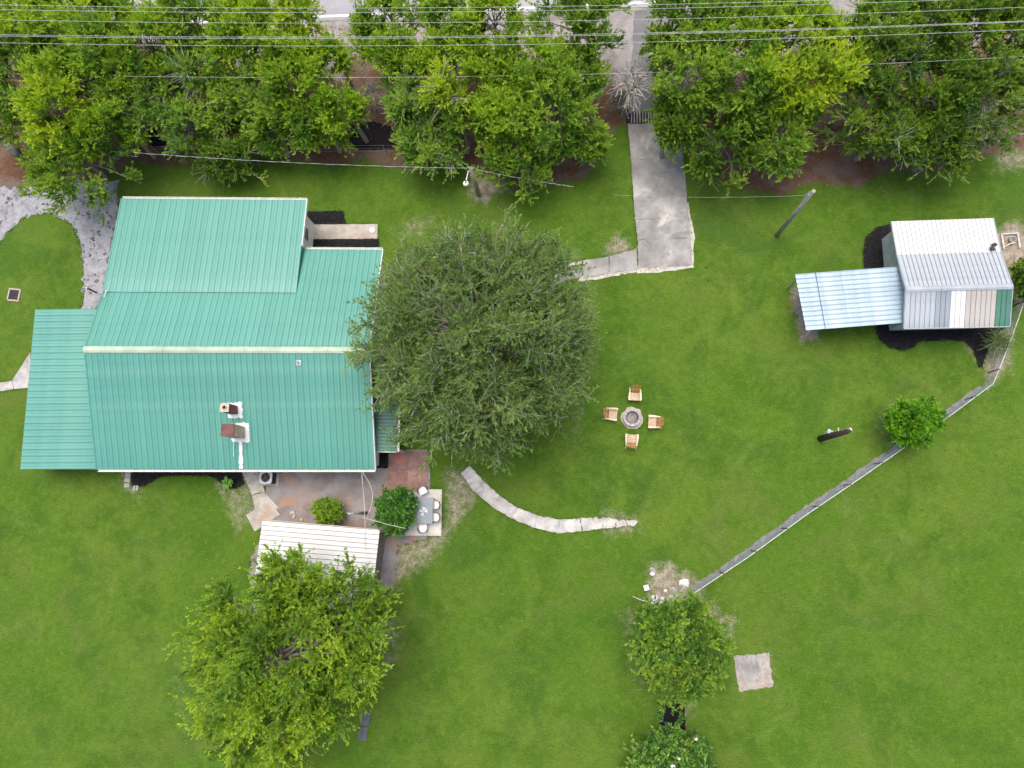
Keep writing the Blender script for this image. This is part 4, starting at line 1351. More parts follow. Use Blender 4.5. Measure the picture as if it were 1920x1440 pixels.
obj('crossarm', MB().bar(top + Vector((-0.2, 0.08, 0.02)), top + Vector((0.22, 0.02, 0.02)), 0.05, 0.06), M['pole_grey'], lp)
# bundled service cable through the pole top
for ends, sg, lab in (((top + Vector((0, 0, 0.02)), at(250, 286, 4.6)), 0.35, 'twisted service cable running left from the lamp pole along the trees'),
                      ((top + Vector((0, 0, 0.02)), at(1075, 350, 2.9)), 0.15, 'twisted service cable running right from the lamp pole into the trees')):
    pts = []
    for k in range(60):
        f_ = k / 59
        pts.append(ends[0].lerp(ends[1], f_) - Vector((0, 0, sg * 4 * f_ * (1 - f_))))
    mb = MB().tube(pts, 0.0075, 5)
    mb.tube([p_ + Vector((0.0, 0.02 * math.sin(i * 1.2), 0.02 * math.cos(i * 1.2))) for i, p_ in enumerate(pts)], 0.0055, 4)
    tag(obj('service_cable', mb, M['wire']), lab, 'cable', 'service cables from the lamp pole')

b = at(1538.5, 822.5)
mp_ = empty('meter_pole', b, 'short dark wooden post with a meter box in the lawn right of the fire pit', 'post')
top = Vector((b.x + 0.03, b.y + 0.02, 4.1))
obj('shaft', MB().tube([b - Vector((0, 0, 0.2)), b.lerp(top, 0.5), top], [0.20, 0.17, 0.13], 12), M['pole_dark'], mp_, True)
mbx = b + Vector((0.02, 0.24, 1.25))
obj('meter_box', MB().box(mbx, (0.30, 0.16, 0.55)), M['meter'], mp_)
obj('meter_dial', MB().tube([mbx + Vector((0, 0.08, 0.12)), mbx + Vector((0, 0.16, 0.12))], 0.09, 12), M['galv_pipe'], mp_)
obj('conduit', MB().tube([mbx + Vector((0.03, -0.02, 0.27)), top + Vector((0.05, 0.17, -1.3)), top + Vector((0.05, 0.16, -0.2))], 0.025, 6), M['galv_pipe'], mp_)
obj('conduit', MB().tube([b + Vector((0.05, -0.21, 0)), b.lerp(top, 0.6) + Vector((0.05, -0.18, 0)), top + Vector((0.1, -0.1, -0.6)), top + Vector((0.05, 0.02, 0.02))], 0.018, 6), M['wood_pale'], mp_)
obj('bracket', MB().bar(b.lerp(top, 0.66) + Vector((0, 0.1, 0)), b.lerp(top, 0.66) + Vector((-0.02, 0.33, 0.05)), 0.06, 0.06), M['wire'], mp_)
obj('weatherhead', MB().tube([top + Vector((0, 0.1, 0)), top + Vector((0.02, 0.12, 0.18)), top + Vector((0.08, 0.02, 0.2))], [0.05, 0.05, 0.03], 8), M['galv_pipe'], mp_)

# leaning service post by the round bush and its wires
b = at(689, 962)
spb = empty('service_post', b, 'short grey post with wires between the two round bushes', 'post')
sptop = Vector((b.x - 0.22, b.y + 0.02, 2.3))
obj('shaft', MB().tube([b, sptop], [0.11, 0.075], 10), M['pole_grey'], spb, True)
obj('weatherhead', MB().tube([sptop - Vector((0, 0, 0.15)), sptop + Vector((-0.12, -0.05, 0.1)), sptop + Vector((-0.28, 0.0, 0.02))], [0.05, 0.05, 0.03], 8), M['wire'], spb)
gE = at(678, 884, 2.75)
for pts_px, lab, m_ in (([(678, 884, 2.6), (680.5, 912, 2.5), (683, 945, 2.45), (684.5, 985, 2.5), (684, 1032, 2.7)], 'cord running straight from the house gutter over the white shed roof', 'wire_tan'),
                        ([(680, 885, 2.6), (692, 905, 2.4), (699, 925, 2.35), (698, 940, 2.35), (693, 958, 2.4), (687, 972, 2.4)], 'slack cord looping from the house gutter to the grey post', 'wire_tan'),
                        ([(678, 970, 2.38), (700, 976, 2.5), (730, 984, 2.6), (760, 991, 2.6)], 'pale twisted cord from the grey post across the round bush', 'wire')):
    cp_ = [at(*q_) for q_ in pts_px]
    tag(obj('cord', MB().tube(cp_, 0.018, 5), M[m_]), lab, 'cord', 'cords by the house corner')

# ------------------------------------------------------------------ overhead power lines
PL = [(4, 10, -16, 'topmost overhead power line'), (13, 18, -9, 'second overhead power line from the top'), (32, 38, 10, 'third overhead power line from the top'),
      (60, 64, 36, 'fourth overhead power line, upper wire of the close pair'), (62.5, 66.5, 37.5, 'fifth overhead power line, lower wire of the close pair'), (75, 81, 52, 'sixth overhead power line from the top, just below the close pair'),
      (134, 150, 104, 'lowest overhead power line, half hidden by the roadside trees')]
for yl, ym, yr, lab in PL:
    h0 = 10.0 if yl < 100 else 7.0
    e0, e1 = at(-260, yl + (yl - ym) * 0.3, h0), at(2180, yr + (yr - ym) * 0.3, h0)
    mid = e0.lerp(e1, (960 + 260) / 2440)
    # find the sag that puts mid-span on its row
    best = min((abs(at(960, ym, h0 - s_).y - mid.y), s_) for s_ in [i * 0.01 for i in range(0, 160)])[1]
    pts = [e0.lerp(e1, k / 24) - Vector((0, 0, best * 4 * (k / 24) * (1 - k / 24))) for k in range(25)]
    sag_wire('power_line', pts, 0.0112, M['wire'], lab, 'power line', 'power lines over the roadside trees')

# ------------------------------------------------------------------ chain link fence
FH = 1.05
fence = empty('chain_link_fence', FENCE_BASE[4], 'galvanised chain link fence bending from the shed to the small tree below', 'fence')


def along(pts):
    ds = [0.0]
    for i in range(len(pts) - 1): ds.append(ds[-1] + (pts[i + 1] - pts[i]).length)
    return ds


fds = along(FENCE_BASE)


def fpt(s):
    s = max(0.0, min(fds[-1] - 1e-4, s))
    for i in range(len(fds) - 1):
        if s <= fds[i + 1]:
            return FENCE_BASE[i].lerp(FENCE_BASE[i + 1], (s - fds[i]) / (fds[i + 1] - fds[i]))


mb = MB()
mb.tube([p_ + Vector((0, 0, FH)) for p_ in FENCE_BASE], 0.026, 6)
obj('top_rail', mb, M['galv_pipe'], fence)
s_ = 0.02
ps = None
while s_ < fds[-1]:
    q = fpt(s_)
    if ps is None:
        ps = obj('post', MB().tube([q, q + Vector((0, 0, FH + 0.04))], 0.034, 7), M['pole_dark'], fence, loc=q)
        ps0 = q
    else:
        o = share('post', ps, fence, q - ps0)
    s_ += 2.2
# woven wire
pitch = 0.085
vs, fs = [], []
wr = 0.0034
ns = int((fds[-1] + FH) / pitch)
for dirn in (1, -1):
    for k in range(-int(FH / pitch) if dirn == 1 else 0, ns + 1):
        sA = k * pitch
        segs = []
        for j in range(5):
            z = FH * j / 4
            ss = sA + dirn * z * 0.9
            if -0.001 <= ss <= fds[-1]: segs.append(fpt(ss) + Vector((0, 0, max(z, 0.02))))
        if len(segs) < 2: continue
        for p0, p1 in zip(segs[:-1], segs[1:]):
            d = (p1 - p0)
            hdir = Vector((d.x, d.y, 0)).normalized()
            nn = Vector((-hdir.y, hdir.x, 0))
            w_ = d.normalized().cross(nn)
            n0 = len(vs)
            for p_ in (p0, p1):
                for a_ in range(3):
                    an = a_ * 2.0944
                    vs.append(p_ + nn * math.cos(an) * wr + w_ * math.sin(an) * wr)
            for a_ in range(3):
                a2 = (a_ + 1) % 3
                fs.append((n0 + a_, n0 + a2, n0 + 3 + a2, n0 + 3 + a_))
msh = obj('wire_mesh', MB().add(vs, fs), M['chain'], fence)
msh['kind'] = 'stuff'

# farm wire fence along the wood edge
for nm, pa, pb_, lab in (('wire_fence', (232, 290), (872, 287), 'low wire fence on thin posts along the tree row behind the house'),
                         ('wire_fence', (1296, 288), (1900, 262), 'low wire fence on thin posts along the trees right of the drive')):
    A, B_ = at(*pa), at(*pb_)
    r = empty(nm, A, lab, 'fence', 'low wire fences along the trees')
    L = (B_ - A).length
    n = int(L / 2.4)
    for k in range(n + 1):
        q = A.lerp(B_, k / n)
        obj('post', MB().tube([q, q + Vector((0, 0, 1.1))], 0.028, 6), M['pole_grey'], r)
    for z in (0.35, 0.7, 1.05):
        obj('wire', MB().tube([A + Vector((0, 0, z)), A.lerp(B_, 0.5) + Vector((0, 0, z - 0.02)), B_ + Vector((0, 0, z))], 0.005, 4), M['wire_tan'], r)

# cattle guard across the top of the drive
cg = empty('cattle_guard', at(1230, 221), 'black barred cattle guard across the top of the concrete drive', 'cattle guard')
gp0, gp1 = at(1176, 212), at(1282, 212)
gq0 = at(1176, 231)
dv = gq0 - gp0
n = 20
obj('pit', MB().slab([gp0[:2], gp1[:2], (gp1 + dv)[:2], gq0[:2]], -0.05, 0.014), M['soot'], cg)
for k in range(n):
    q = gp0.lerp(gp1, (k + 0.5) / n)
    obj('bar', MB().bar(q + Vector((0, 0, 0.06)), q + dv + Vector((0, 0, 0.06)), 0.075, 0.05), M['stone_grey'] if k else M['steel_dark'], cg)
for q, d in ((gp0, dv), (gp1, dv)):
    obj('side_rail', MB().bar(q + Vector((0, 0, 0.25)), q + d + Vector((0, 0, 0.25)), 0.09, 0.5), M['black'], cg)
a_ = at(1157, 211)
b_ = at(1179, 211)
tag(obj('gate_rail', MB().bar(a_ + Vector((0, 0, 0.5)), b_ + Vector((0, 0, 0.5)), 0.05, 0.06), M['bark_pale']), 'short pale rail left of the cattle guard under the dead tree', 'rail')

# ------------------------------------------------------------------ small things in the yard
q = at(27, 553)
mc = empty('drain_cover', q, 'square dark drain cover in a pale surround in the lawn left of the house', 'drain cover')
obj('lid', MB().obox(q + Vector((0, 0, 0.05)), (0.33, -0.03, 0), (0.03, 0.33, 0), (0, 0, 0.03)), M['lid_dark'], mc)
ring = []
mb = MB()
for sx_, sy_, wx, wy in ((0, 1, 0.40, 0.05), (0, -1, 0.40, 0.05), (1, 0, 0.05, 0.34), (-1, 0, 0.05, 0.34)):
    mb.box(q + Vector((sx_ * 0.385, sy_ * 0.385, 0.025)), (wx * 2.05, wy * 2, 0.07), -0.09)
obj('surround', mb, mat('surround_pink', (0.42, 0.33, 0.27), (0.5, 0.42, 0.36), 5, 0.9), mc)

hp = [(1379, 1230), (1388, 1228), (1398, 1234), (1406, 1227), (1420, 1231), (1429, 1238), (1427, 1252), (1424, 1265), (1415, 1274), (1405, 1277), (1395, 1270), (1387, 1258), (1382, 1243)]
tag(obj('sand_patch', MB().slab(rough_poly(poly_px([(1375, 1229), (1442, 1224), (1449, 1287), (1386, 1296)]), 0.03, 0.12, 33), -0.05, 0.010), mat('pad_sand', (0.30, 0.26, 0.225), (0.42, 0.38, 0.335), 3.0, 0.95, bump=0.4, bscale=30)), kind='structure')
tag(obj('concrete_pad', MB().slab(rough_poly(poly_px(hp), 0.02, 0.15, 34), -0.05, 0.045), M['concrete']), 'heart shaped worn concrete pad on a sandy square in the lawn', 'concrete pad')

q = at(1212, 1102, 0.1)
tag(obj('white_block', MB().box(q + Vector((0, 0, -0.03)), (0.28, 0.29, 0.14), 0.25), M['plastic_white'], loc=q), 'square white block on bare earth above the small tree', 'block')


def rock(q, s, seed, m, label, cat='rock', group=None, flat=0.6):
    r = np.random.default_rng(seed)
    n1, n2 = 7, 5
    vs, fs = [], []
    for j in range(n2 + 1):
        th = math.pi * j / n2
        for k_ in range(n1):
            ph = 2 * math.pi * k_ / n1
            rr_ = s * (1 + r.uniform(-0.25, 0.25))
            vs.append(Vector((math.sin(th) * math.cos(ph) * rr_, math.sin(th) * math.sin(ph) * rr_ * 0.8, math.cos(th) * rr_ * flat)) + q)
    for j in range(n2):
        for k_ in range(n1):
            fs.append((j * n1 + k_, (j + 1) * n1 + k_, (j + 1) * n1 + (k_ + 1) % n1, j * n1 + (k_ + 1) % n1))
    return tag(obj('rock', MB().add(vs, fs), m, loc=q), label, cat, group)


ROCKS = [((1223, 1068), 0.16, 'stone_grey', 'grey rough rock on bare earth, furthest from the small tree'), ((1223, 1076), 0.15, 'stone_white', 'pale rock just below the grey rough rock on bare earth'),
         ((1227, 1120), 0.20, 'stone_white', 'white stone touching the top left edge of the small tree'), ((1226, 1128), 0.18, 'stone_white', 'white stone half under the leaves at the left of the stone ring'),
         ((1243, 1122), 0.14, 'stone_white', 'white stone in the middle of the ring of stones'), ((1241, 1130), 0.14, 'stone_white', 'white stone at the bottom middle of the ring of stones'),
         ((1259, 1118), 0.13, 'stone_white', 'white stone at the right of the ring of stones'), ((1262, 1124), 0.13, 'stone_white', 'white stone at the lower right of the ring of stones'),
         ((1248, 1107), 0.12, 'stone_white', 'white stone at the top of the ring of stones'), ((1262, 1107), 0.22, 'stone_grey', 'mottled flat stone between the ring and the fence end'),
         ((1235, 1142), 0.17, 'stone_white', 'long white stone beside the fallen branch'),
         ((1283, 1093), 0.30, 'stone_white', 'large white powdery stone at the end of the fence strip')]
for i, (pq, s_, m_, lab) in enumerate(ROCKS):
    rock(at(*pq), s_, 100 + i, M[m_], lab, 'rock', 'stones above the small tree', 0.4)
b0, b1 = at(1230, 1134, 0.15), at(1250, 1147, 0.5)
tag(obj('fallen_branch', MB().tube([b0, b0.lerp(b1, 0.5) + Vector((0.05, 0.1, 0.05)), b1], [0.14, 0.11, 0.07], 8), M['log']), 'thick grey broken branch lying at the top of the small tree', 'branch')
tag(obj('stick', MB().tube([at(1253, 1139, 0.6), at(1272, 1112, 0.5), at(1290, 1095, 0.15)], [0.022, 0.02, 0.012], 6), M['bark_pale']), 'long pale stick from the small tree towards the fence end', 'stick')
tag(obj('pipe', MB().tube([at(1186.5, 1118, 0.2), at(1198, 1123.5, 0.22), at(1211, 1128, 0.25)], 0.025, 6), M['bark_pale']), 'thin pale pipe lying left of the white stones', 'pipe')
for k, (x, y, lab) in enumerate(((549, 961, 'pale broken brick on the dirt beside the yellow-green bush'), (552, 968, 'small pale broken brick just below the larger one on the dirt'), (566, 974, 'pale rubble against the top edge of the white shed roof'))):
    q = at(x, y)
    tag(obj('rubble', MB().box((q.x, q.y, 0.05), (0.28 - 0.06 * k, 0.14, 0.1), 0.2 + k), M['cap_stone'], loc=q), lab, 'rubble', 'broken bricks on the dirt yard')
# well frame at the right edge
q = at(1893, 453)
wf = empty('well_frame', q, 'square timber frame round a ring shaped cover right of the shed', 'well')
for sx_, sy_, L in ((-0.46, 0, 0.48), (0.46, 0, 0.45), (0, 0.46, 0.46)):
    obj('timber', MB().box(q + Vector((sx_, sy_, 0.07)), (0.09 if sx_ else L * 2, L * 2 if sx_ else 0.07, 0.14), 0.03), M['bark_pale'], wf)
obj('ring', MB().lathe(q + Vector((0.10, 0.08, 0)), [(0.13, 0.0), (0.22, 0.0), (0.21, 0.18), (0.14, 0.18)], 16), M['stone_grey'], wf)
obj('lid', MB().lathe(q + Vector((0.10, 0.08, 0)), [(0.0, 0.10), (0.13, 0.10), (0.13, 0.14), (0.0, 0.15)], 14), mat('lid_mauve', (0.17, 0.14, 0.15), (0.23, 0.19, 0.2), 5, 0.8), wf)
obj('pipe', MB().tube([q + Vector((0.2, -0.12, 0.12)), q + Vector((-0.05, -0.18, 0.14)), q + Vector((-0.38, -0.36, 0.06))], [0.06, 0.05, 0.025], 7), M['wood_pale'], wf)
q = at(72, 230, 0.2)
rr = np.random.default_rng(8)
nn = 9
gxx, gyy = np.meshgrid(np.linspace(-0.55, 0.55, nn), np.linspace(-0.4, 0.4, nn))
zz = rr.uniform(0, 0.25, gxx.shape) * (1 - (gxx / 0.7) ** 2)
vs = [Vector((q.x + gxx[i, j], q.y + gyy[i, j], 0.08 + zz[i, j])) for i in range(nn) for j in range(nn)]
tag(obj('blue_tarp', MB().add(vs, [(i * nn + j, i * nn + j + 1, (i + 1) * nn + j + 1, (i + 1) * nn + j) for i in range(nn - 1) for j in range(nn - 1)]), M['tarp_blue']),
    'crumpled blue tarp under the trees at the far left', 'tarp')
l0, l1 = at(-25, 232, 0.35), at(34, 292, 0.3)
tag(obj('fallen_log', MB().tube([l0, l0.lerp(l1, 0.5) + Vector((0.15, 0.1, 0.06)), l1], [0.48, 0.42, 0.22], 14), M['log'], None, True), 'thick grey log lying on brown leaves at the left edge', 'log')
tag(obj('small_cover', MB().box(at(663, 1340, 0.05), (0.01, 0.01, 0.01)), M['lid_dark']), 'x', 'x') if False else None
q = at(684, 1362)
ds = empty('stepping_slabs', q, 'dark grey slabs half hidden at the right edge of the bright tree', 'slabs')
slate = mat('slate', (0.075, 0.082, 0.095), (0.12, 0.13, 0.145), 5, 0.8, bump=0.3, bscale=25)
for k, (x, y) in enumerate(((689, 1348), (683, 1376))):
    obj('slab', MB().slab(rough_poly(poly_px([(x - 9, y - 13), (x + 7, y - 13), (x + 4, y + 13), (x - 13, y + 12)]), 0.01, 0.3, k), -0.02, 0.05), slate, ds)

# ------------------------------------------------------------------ vegetation
def unit(v): return v / (np.linalg.norm(v, axis=-1, keepdims=True) + 1e-9)


def tube_arrays(P, R, sides=3):
    """P (N,K,3) polylines, R (N,K) radii -> verts, quads"""
    N, K, _ = P.shape
    T = np.empty_like(P)
    T[:, 1:-1] = P[:, 2:] - P[:, :-2]
    T[:, 0] = P[:, 1] - P[:, 0]
    T[:, -1] = P[:, -1] - P[:, -2]
    T = unit(T)
    ref = np.where(np.abs(T[..., 2:3]) > 0.9, np.array([1.0, 0, 0]), np.array([0, 0, 1.0]))
    U = unit(np.cross(T, ref))
    V = np.cross(T, U)
    a_ = np.arange(sides) * 2 * np.pi / sides
    ring = P[:, :, None, :] + R[:, :, None, None] * (U[:, :, None, :] * np.cos(a_)[None, None, :, None] + V[:, :, None, :] * np.sin(a_)[None, None, :, None])
    verts = ring.reshape(-1, 3)
    base = (np.arange(N)[:, None, None] * K + np.arange(K - 1)[None, :, None]) * sides
    s0 = np.arange(sides)[None, None, :]
    s1 = (s0 + 1) % sides
    q = np.stack([base + s0, base + s1, base + sides + s1, base + sides + s0], -1).reshape(-1, 4)
    return verts, q


def plant(name, label, cat, C, R, base, seed, leaf='leaf_mid', bark='twig_green', n1=30, n2=4, n3=6, nl=10, l2=0.8, l3=0.5, ll=0.16, lw=0.06,
          shell=0.55, lobes=0.22, zmin=-0.35, trunk_r=0.16, outward=0.6, upw=0.35, lspread=0.7, twig=1.0, group=None, clump_tint=0.28, twig_tint=0.22, droop=0.0, bare=0, tint0=0.5, r_l2=0.022, stems=1, flowers=0, limb='bark'):
    """a tree or bush: trunk, limbs, branches, twigs and single leaves grown outward through the crown"""
    g = np.random.default_rng(seed)
    C = np.array(C, float)
    R = np.array(R, float)
    base = np.array(base, float)
    root = empty(name, base, label, cat, group)
    wood = {'trunk': [[], [], 0], 'twigs': [[], [], 0]}

    def addt(P, Rr, sides=3, part='twigs'):
        v, q = tube_arrays(P, Rr, sides)
        w = wood[part]
        w[0].append(v)
        w[1].append(q + w[2])
        w[2] += len(v)

    # clump centres
    d = unit(g.normal(size=(n1 * 6, 3)))
    d = d[d[:, 2] > zmin][:n1]
    n1 = len(d)
    lob = np.zeros(n1)
    lb = unit(g.normal(size=(6, 3)))
    for b_ in lb: lob += np.maximum(0, d @ b_) ** 4
    lob = (lob - lob.mean()) / (lob.std() + 1e-6)
    rf = (shell + (1 - shell) * g.random(n1) ** 0.6) * (1 + lobes * np.clip(lob, -1.2, 1.4) * 0.6)
    reach = 1 - (l2 * 0.6 + l3 * 0.6) / max(R.mean(), 1e-3)
    reach = max(reach, 0.35)
    cc = C + d * R * rf[:, None] * reach
    # trunk(s) and limbs
    top = C + np.array([0, 0, R[2] * 0.25])
    K = 6
    for s_ in range(stems):
        b0 = base + np.array([g.normal(0, 0.25), g.normal(0, 0.25), 0]) * (s_ > 0)
        tt = np.linspace(0, 1, K)[:, None]
        tp = b0 * (1 - tt) + top * tt + np.array([g.normal(0, 0.12), g.normal(0, 0.12), 0]) * np.sin(tt * np.pi) * R.mean() * 0.4
        tp[0, 2] -= 0.1
        addt(tp[None], (trunk_r * (1.15 - 0.85 * tt[:, 0]))[None] / math.sqrt(stems), 9, 'trunk')
    f = np.clip(0.35 + 0.5 * (cc[:, 2] - base[2]) / (top[2] - base[2] + 1e-6) + g.normal(0, 0.1, n1), 0.25, 0.95)
    o = base + (top - base) * f[:, None]
    K = 5
    tt = np.linspace(0, 1, K)[None, :, None]
    mid = (o + cc) / 2 + np.array([0, 0, 1.0]) * (np.linalg.norm(cc - o, axis=1) * 0.12)[:, None] + g.normal(0, 0.12, (n1, 3)) * R.mean() * 0.5
    P = (1 - tt) ** 2 * o[:, None] + 2 * tt * (1 - tt) * mid[:, None] + tt ** 2 * cc[:, None]
    P[:, 1:-1] += g.normal(0, 0.035, (n1, K - 2, 3)) * R.mean() * 0.5
    Ln = np.linalg.norm(cc - o, axis=1)
    rb = np.clip(0.012 + 0.011 * Ln, 0.02, 0.09) * twig
    addt(P, rb[:, None] * np.linspace(1.25, 0.45, K)[None], 5, 'trunk')
    # second order
    N2 = n1 * n2
    pi = np.repeat(np.arange(n1), n2)
    tpar = g.uniform(0.55, 1.0, N2)
    seg = np.minimum((tpar * (K - 1)).astype(int), K - 2)
    fr = tpar * (K - 1) - seg
    p2 = P[pi, seg] * (1 - fr[:, None]) + P[pi, seg + 1] * fr[:, None]
    outd = unit((p2 - C) / (R ** 2) * R.mean() ** 2)
    d2 = unit(outd * outward + np.array([0, 0, upw]) + unit(g.normal(size=(N2, 3))) * 0.75)
    L2 = l2 * g.uniform(0.6, 1.3, N2)
    b2 = g.normal(0, 0.14, (N2, 3)) + np.array([0, 0, -droop])
    tt = np.linspace(0, 1, 4)[None, :, None]
    P2 = p2[:, None] + d2[:, None] * L2[:, None, None] * tt + b2[:, None] * (tt ** 2) * L2[:, None, None]
    addt(P2, np.full((N2, 1), r_l2) * twig * np.linspace(1.0, 0.5, 4)[None], 3)
    # twigs
    N3 = N2 * n3
    pj = np.repeat(np.arange(N2), n3)
    tp_ = g.uniform(0.15, 1.0, N3)
    seg = np.minimum((tp_ * 3).astype(int), 2)
    fr = tp_ * 3 - seg
    p3 = P2[pj, seg] * (1 - fr[:, None]) + P2[pj, seg + 1] * fr[:, None]
    d3 = unit(d2[pj] * 0.75 + np.array([0, 0, upw * 0.5]) + unit(g.normal(size=(N3, 3))) * 0.8)
    L3 = l3 * g.uniform(0.55, 1.35, N3)
    b3 = g.normal(0, 0.16, (N3, 3)) + np.array([0, 0, -droop])
    tt = np.linspace(0, 1, 2 if nl else 3)[None, :, None]
    P3 = p3[:, None] + d3[:, None] * L3[:, None, None] * tt + b3[:, None] * tt ** 2 * L3[:, None, None]
    addt(P3, np.full((N3, 1), 0.0095) * twig * np.linspace(1.0, 0.45, P3.shape[1])[None], 3)
    if bare:
        idx = g.choice(n1, bare)
        nb = bare * 9
        bi = np.repeat(idx, 9)
        s0 = P[bi, g.integers(1, K, nb)]
        db = unit(unit(s0 - C) * 0.7 + np.array([0, 0, 0.25]) + unit(g.normal(size=(nb, 3))) * 0.8)
        Lb = g.uniform(0.6, 1.5, nb)
        tt = np.linspace(0, 1, 4)[None, :, None]
        Pb = s0[:, None] + db[:, None] * Lb[:, None, None] * tt + g.normal(0, 0.2, (nb, 1, 3)) * tt ** 2 * Lb[:, None, None]
        addt(Pb, np.full((nb, 1), 0.022) * np.linspace(1.0, 0.4, 4)[None], 3)
    for part in ('trunk', 'twigs'):
        me = np_mesh(part, np.concatenate(wood[part][0]) - base, np.concatenate(wood[part][1]))
        mesh_obj(part, me, M[limb if part == 'trunk' else bark], root)
    if nl == 0: return root
    # leaves
    N4 = N3 * nl
    pk = np.repeat(np.arange(N3), nl)
    tl = g.uniform(0.08, 1.05, N4)
    u = tl[:, None]
    p4 = p3[pk] + (d3[pk] + b3[pk]) * L3[pk, None] * u
    tdir = unit(d3[pk] + b3[pk])
    dl = unit(tdir * 0.7 + unit(g.normal(size=(N4, 3))) * lspread + np.array([0, 0, 0.08]))
    nrm = unit(g.normal(size=(N4, 3)) * 0.55 + np.array([0, 0, 1.1]) + outd[pj[pk]] * 0.3)
    side = unit(np.cross(dl, nrm))
    nrm = np.cross(side, dl)
    sz = g.uniform(0.65, 1.3, N4)
    Lf = (ll * sz)[:, None]
    Wf = (lw * sz)[:, None]
    v1 = p4 + dl * Lf * 0.12 + side * Wf * 0.52 - nrm * Wf * 0.12
    v2 = p4 + dl * Lf
    v3 = p4 + dl * Lf * 0.22 - side * Wf * 0.52 - nrm * Wf * 0.12
    vv_ = np.stack([v1, v2, v3], 1).reshape(-1, 3)
    qq = np.arange(N4 * 3).reshape(-1, 3)
    ct = g.normal(0, clump_tint, n1)
    t2 = g.normal(0, twig_tint, N2)
    t3 = g.normal(0, 0.10, N3)
    tint = tint0 + ct[pi[pj[pk]]] + t2[pj[pk]] + t3[pk] + g.normal(0, 0.10, N4) + 0.26 * (tl - 0.5)
    tint = np.clip(np.repeat(tint, 3), 0, 1)
    me = np_mesh('crown', vv_ - base, None, qq, {'tint': tint})
    mesh_obj('crown', me, M[leaf], root)
    if flowers:
        sel = g.choice(N3, flowers)
        for k_ in sel:
            q_ = Vector(P3[k_, -1])
            if (q_ - Vector(C)).z < 0.3 * R[2]: continue
            mbf = MB()
            for a_ in range(5):
                an = a_ * 1.2566
                dd = Vector((math.cos(an), math.sin(an), 0.25))
                ss = Vector((-dd.y, dd.x, 0))
                mbf.add([q_, q_ + dd * 0.05 + ss * 0.035, q_ + dd * 0.10, q_ + dd * 0.05 - ss * 0.035], [(0, 3, 2, 1)])
            obj('flower', mbf, M['flower'], root)
    return root


def tree_px(cx, cy, rpx, hc, label, seed, leaf='leaf_mid', rzf=0.85, base_px=None, dens=1.0, **kw):
    C = at(cx, cy, hc)
    hc += 0.25
    R = rpx * (CAM_H - hc) / (FOC * 1.0)
    v = Vector((cx - 960, -(cy - 720), -FOC))
    R *= v.length / (-v.dot(_up)) * 1.13
    rz = min(R * rzf * 1.2, hc - 0.3)
    base = at(*base_px) if base_px else Vector((C.x + 0.25 * math.sin(seed * 3.7), C.y + 0.25 * math.cos(seed * 2.3), 0))
    kw.setdefault('n1', max(10, int(7.2 * R * R * dens) + 8))
    return plant(kw.pop('name', 'tree'), label, kw.pop('cat', 'tree'), C, (R, R, rz), base, seed, leaf, **kw)


# the large round tree beside the house
C = at(907, 642, 5.4)
plant('shade_tree', 'huge round olive green tree with grey twigs beside the right end of the house', 'tree', C, (7.7, 8.5, 4.7), at(935, 690), 11, 'leaf_olive', 'bark_green',
      n1=300, n2=8, n3=7, nl=11, l2=0.9, l3=0.72, ll=0.19, lw=0.068, shell=0.56, lobes=0.2, trunk_r=0.42, outward=0.9, upw=0.35, lspread=0.5, twig=1.1, clump_tint=0.18, twig_tint=0.18, zmin=-0.45, tint0=0.55, r_l2=0.026)
# the bright spreading tree over the white shed
C = at(536, 1232, 5.0)
plant('spreading_tree', 'big bright green spreading tree at the bottom left over the white shed', 'tree', C, (6.4, 7.3, 3.9), at(590, 1185), 12, 'leaf_bright', 'twig_green',
      n1=130, n2=8, n3=8, nl=18, l2=0.95, l3=0.72, ll=0.16, lw=0.080, shell=0.5, lobes=0.16, trunk_r=0.36, outward=0.85, upw=0.34, lspread=0.5, clump_tint=0.2, twig_tint=0.16, zmin=-0.3, tint0=0.5)
tree_px(1268, 1205, 92, 2.9, 'small feathery green tree at the lower end of the chain link fence', 13, 'leaf_mid', name='small_tree', n1=100, n2=5, n3=6, nl=13, l2=0.7, l3=0.42, ll=0.16, lw=0.095, trunk_r=0.14, stems=3, base_px=(1252, 1180), shell=0.45, twig=0.7)
C = at(1266, 1432, 1.5)
plant('flowering_bush', 'dark glossy bush with a few white flowers at the bottom edge', 'bush', C, (3.3, 2.7, 1.6), at(1250, 1410), 14, 'leaf_shrub', 'bark_dark', n1=120, n2=4, n3=4, nl=9, l2=0.5, l3=0.35, ll=0.21, lw=0.12,
      shell=0.6, lobes=0.15, trunk_r=0.12, stems=3, zmin=-0.1, lspread=0.9, flowers=14, clump_tint=0.12)
C = at(742, 957, 1.35)
plant('round_bush', 'round dense glossy green bush covering the left of the dining table', 'bush', C, (1.50, 1.66, 1.25), at(745, 955), 15, 'leaf_gloss', 'bark_dark', n1=95, n2=4, n3=4, nl=10, l2=0.36, l3=0.25, ll=0.14, lw=0.075,
      shell=0.7, lobes=0.08, trunk_r=0.1, stems=3, zmin=-0.5, lspread=0.9, clump_tint=0.14)
C = at(614, 958, 0.95)
plant('clipped_bush', 'small yellow-green bush between the house and the white shed', 'bush', C, (1.10, 0.95, 0.85), at(618, 956), 16, 'leaf_bright', 'bark_dark', n1=60, n2=4, n3=4, nl=10, l2=0.28, l3=0.22, ll=0.12, lw=0.058,
      shell=0.7, lobes=0.08, trunk_r=0.07, stems=3, zmin=-0.5, lspread=0.9, tint0=0.45, clump_tint=0.12)
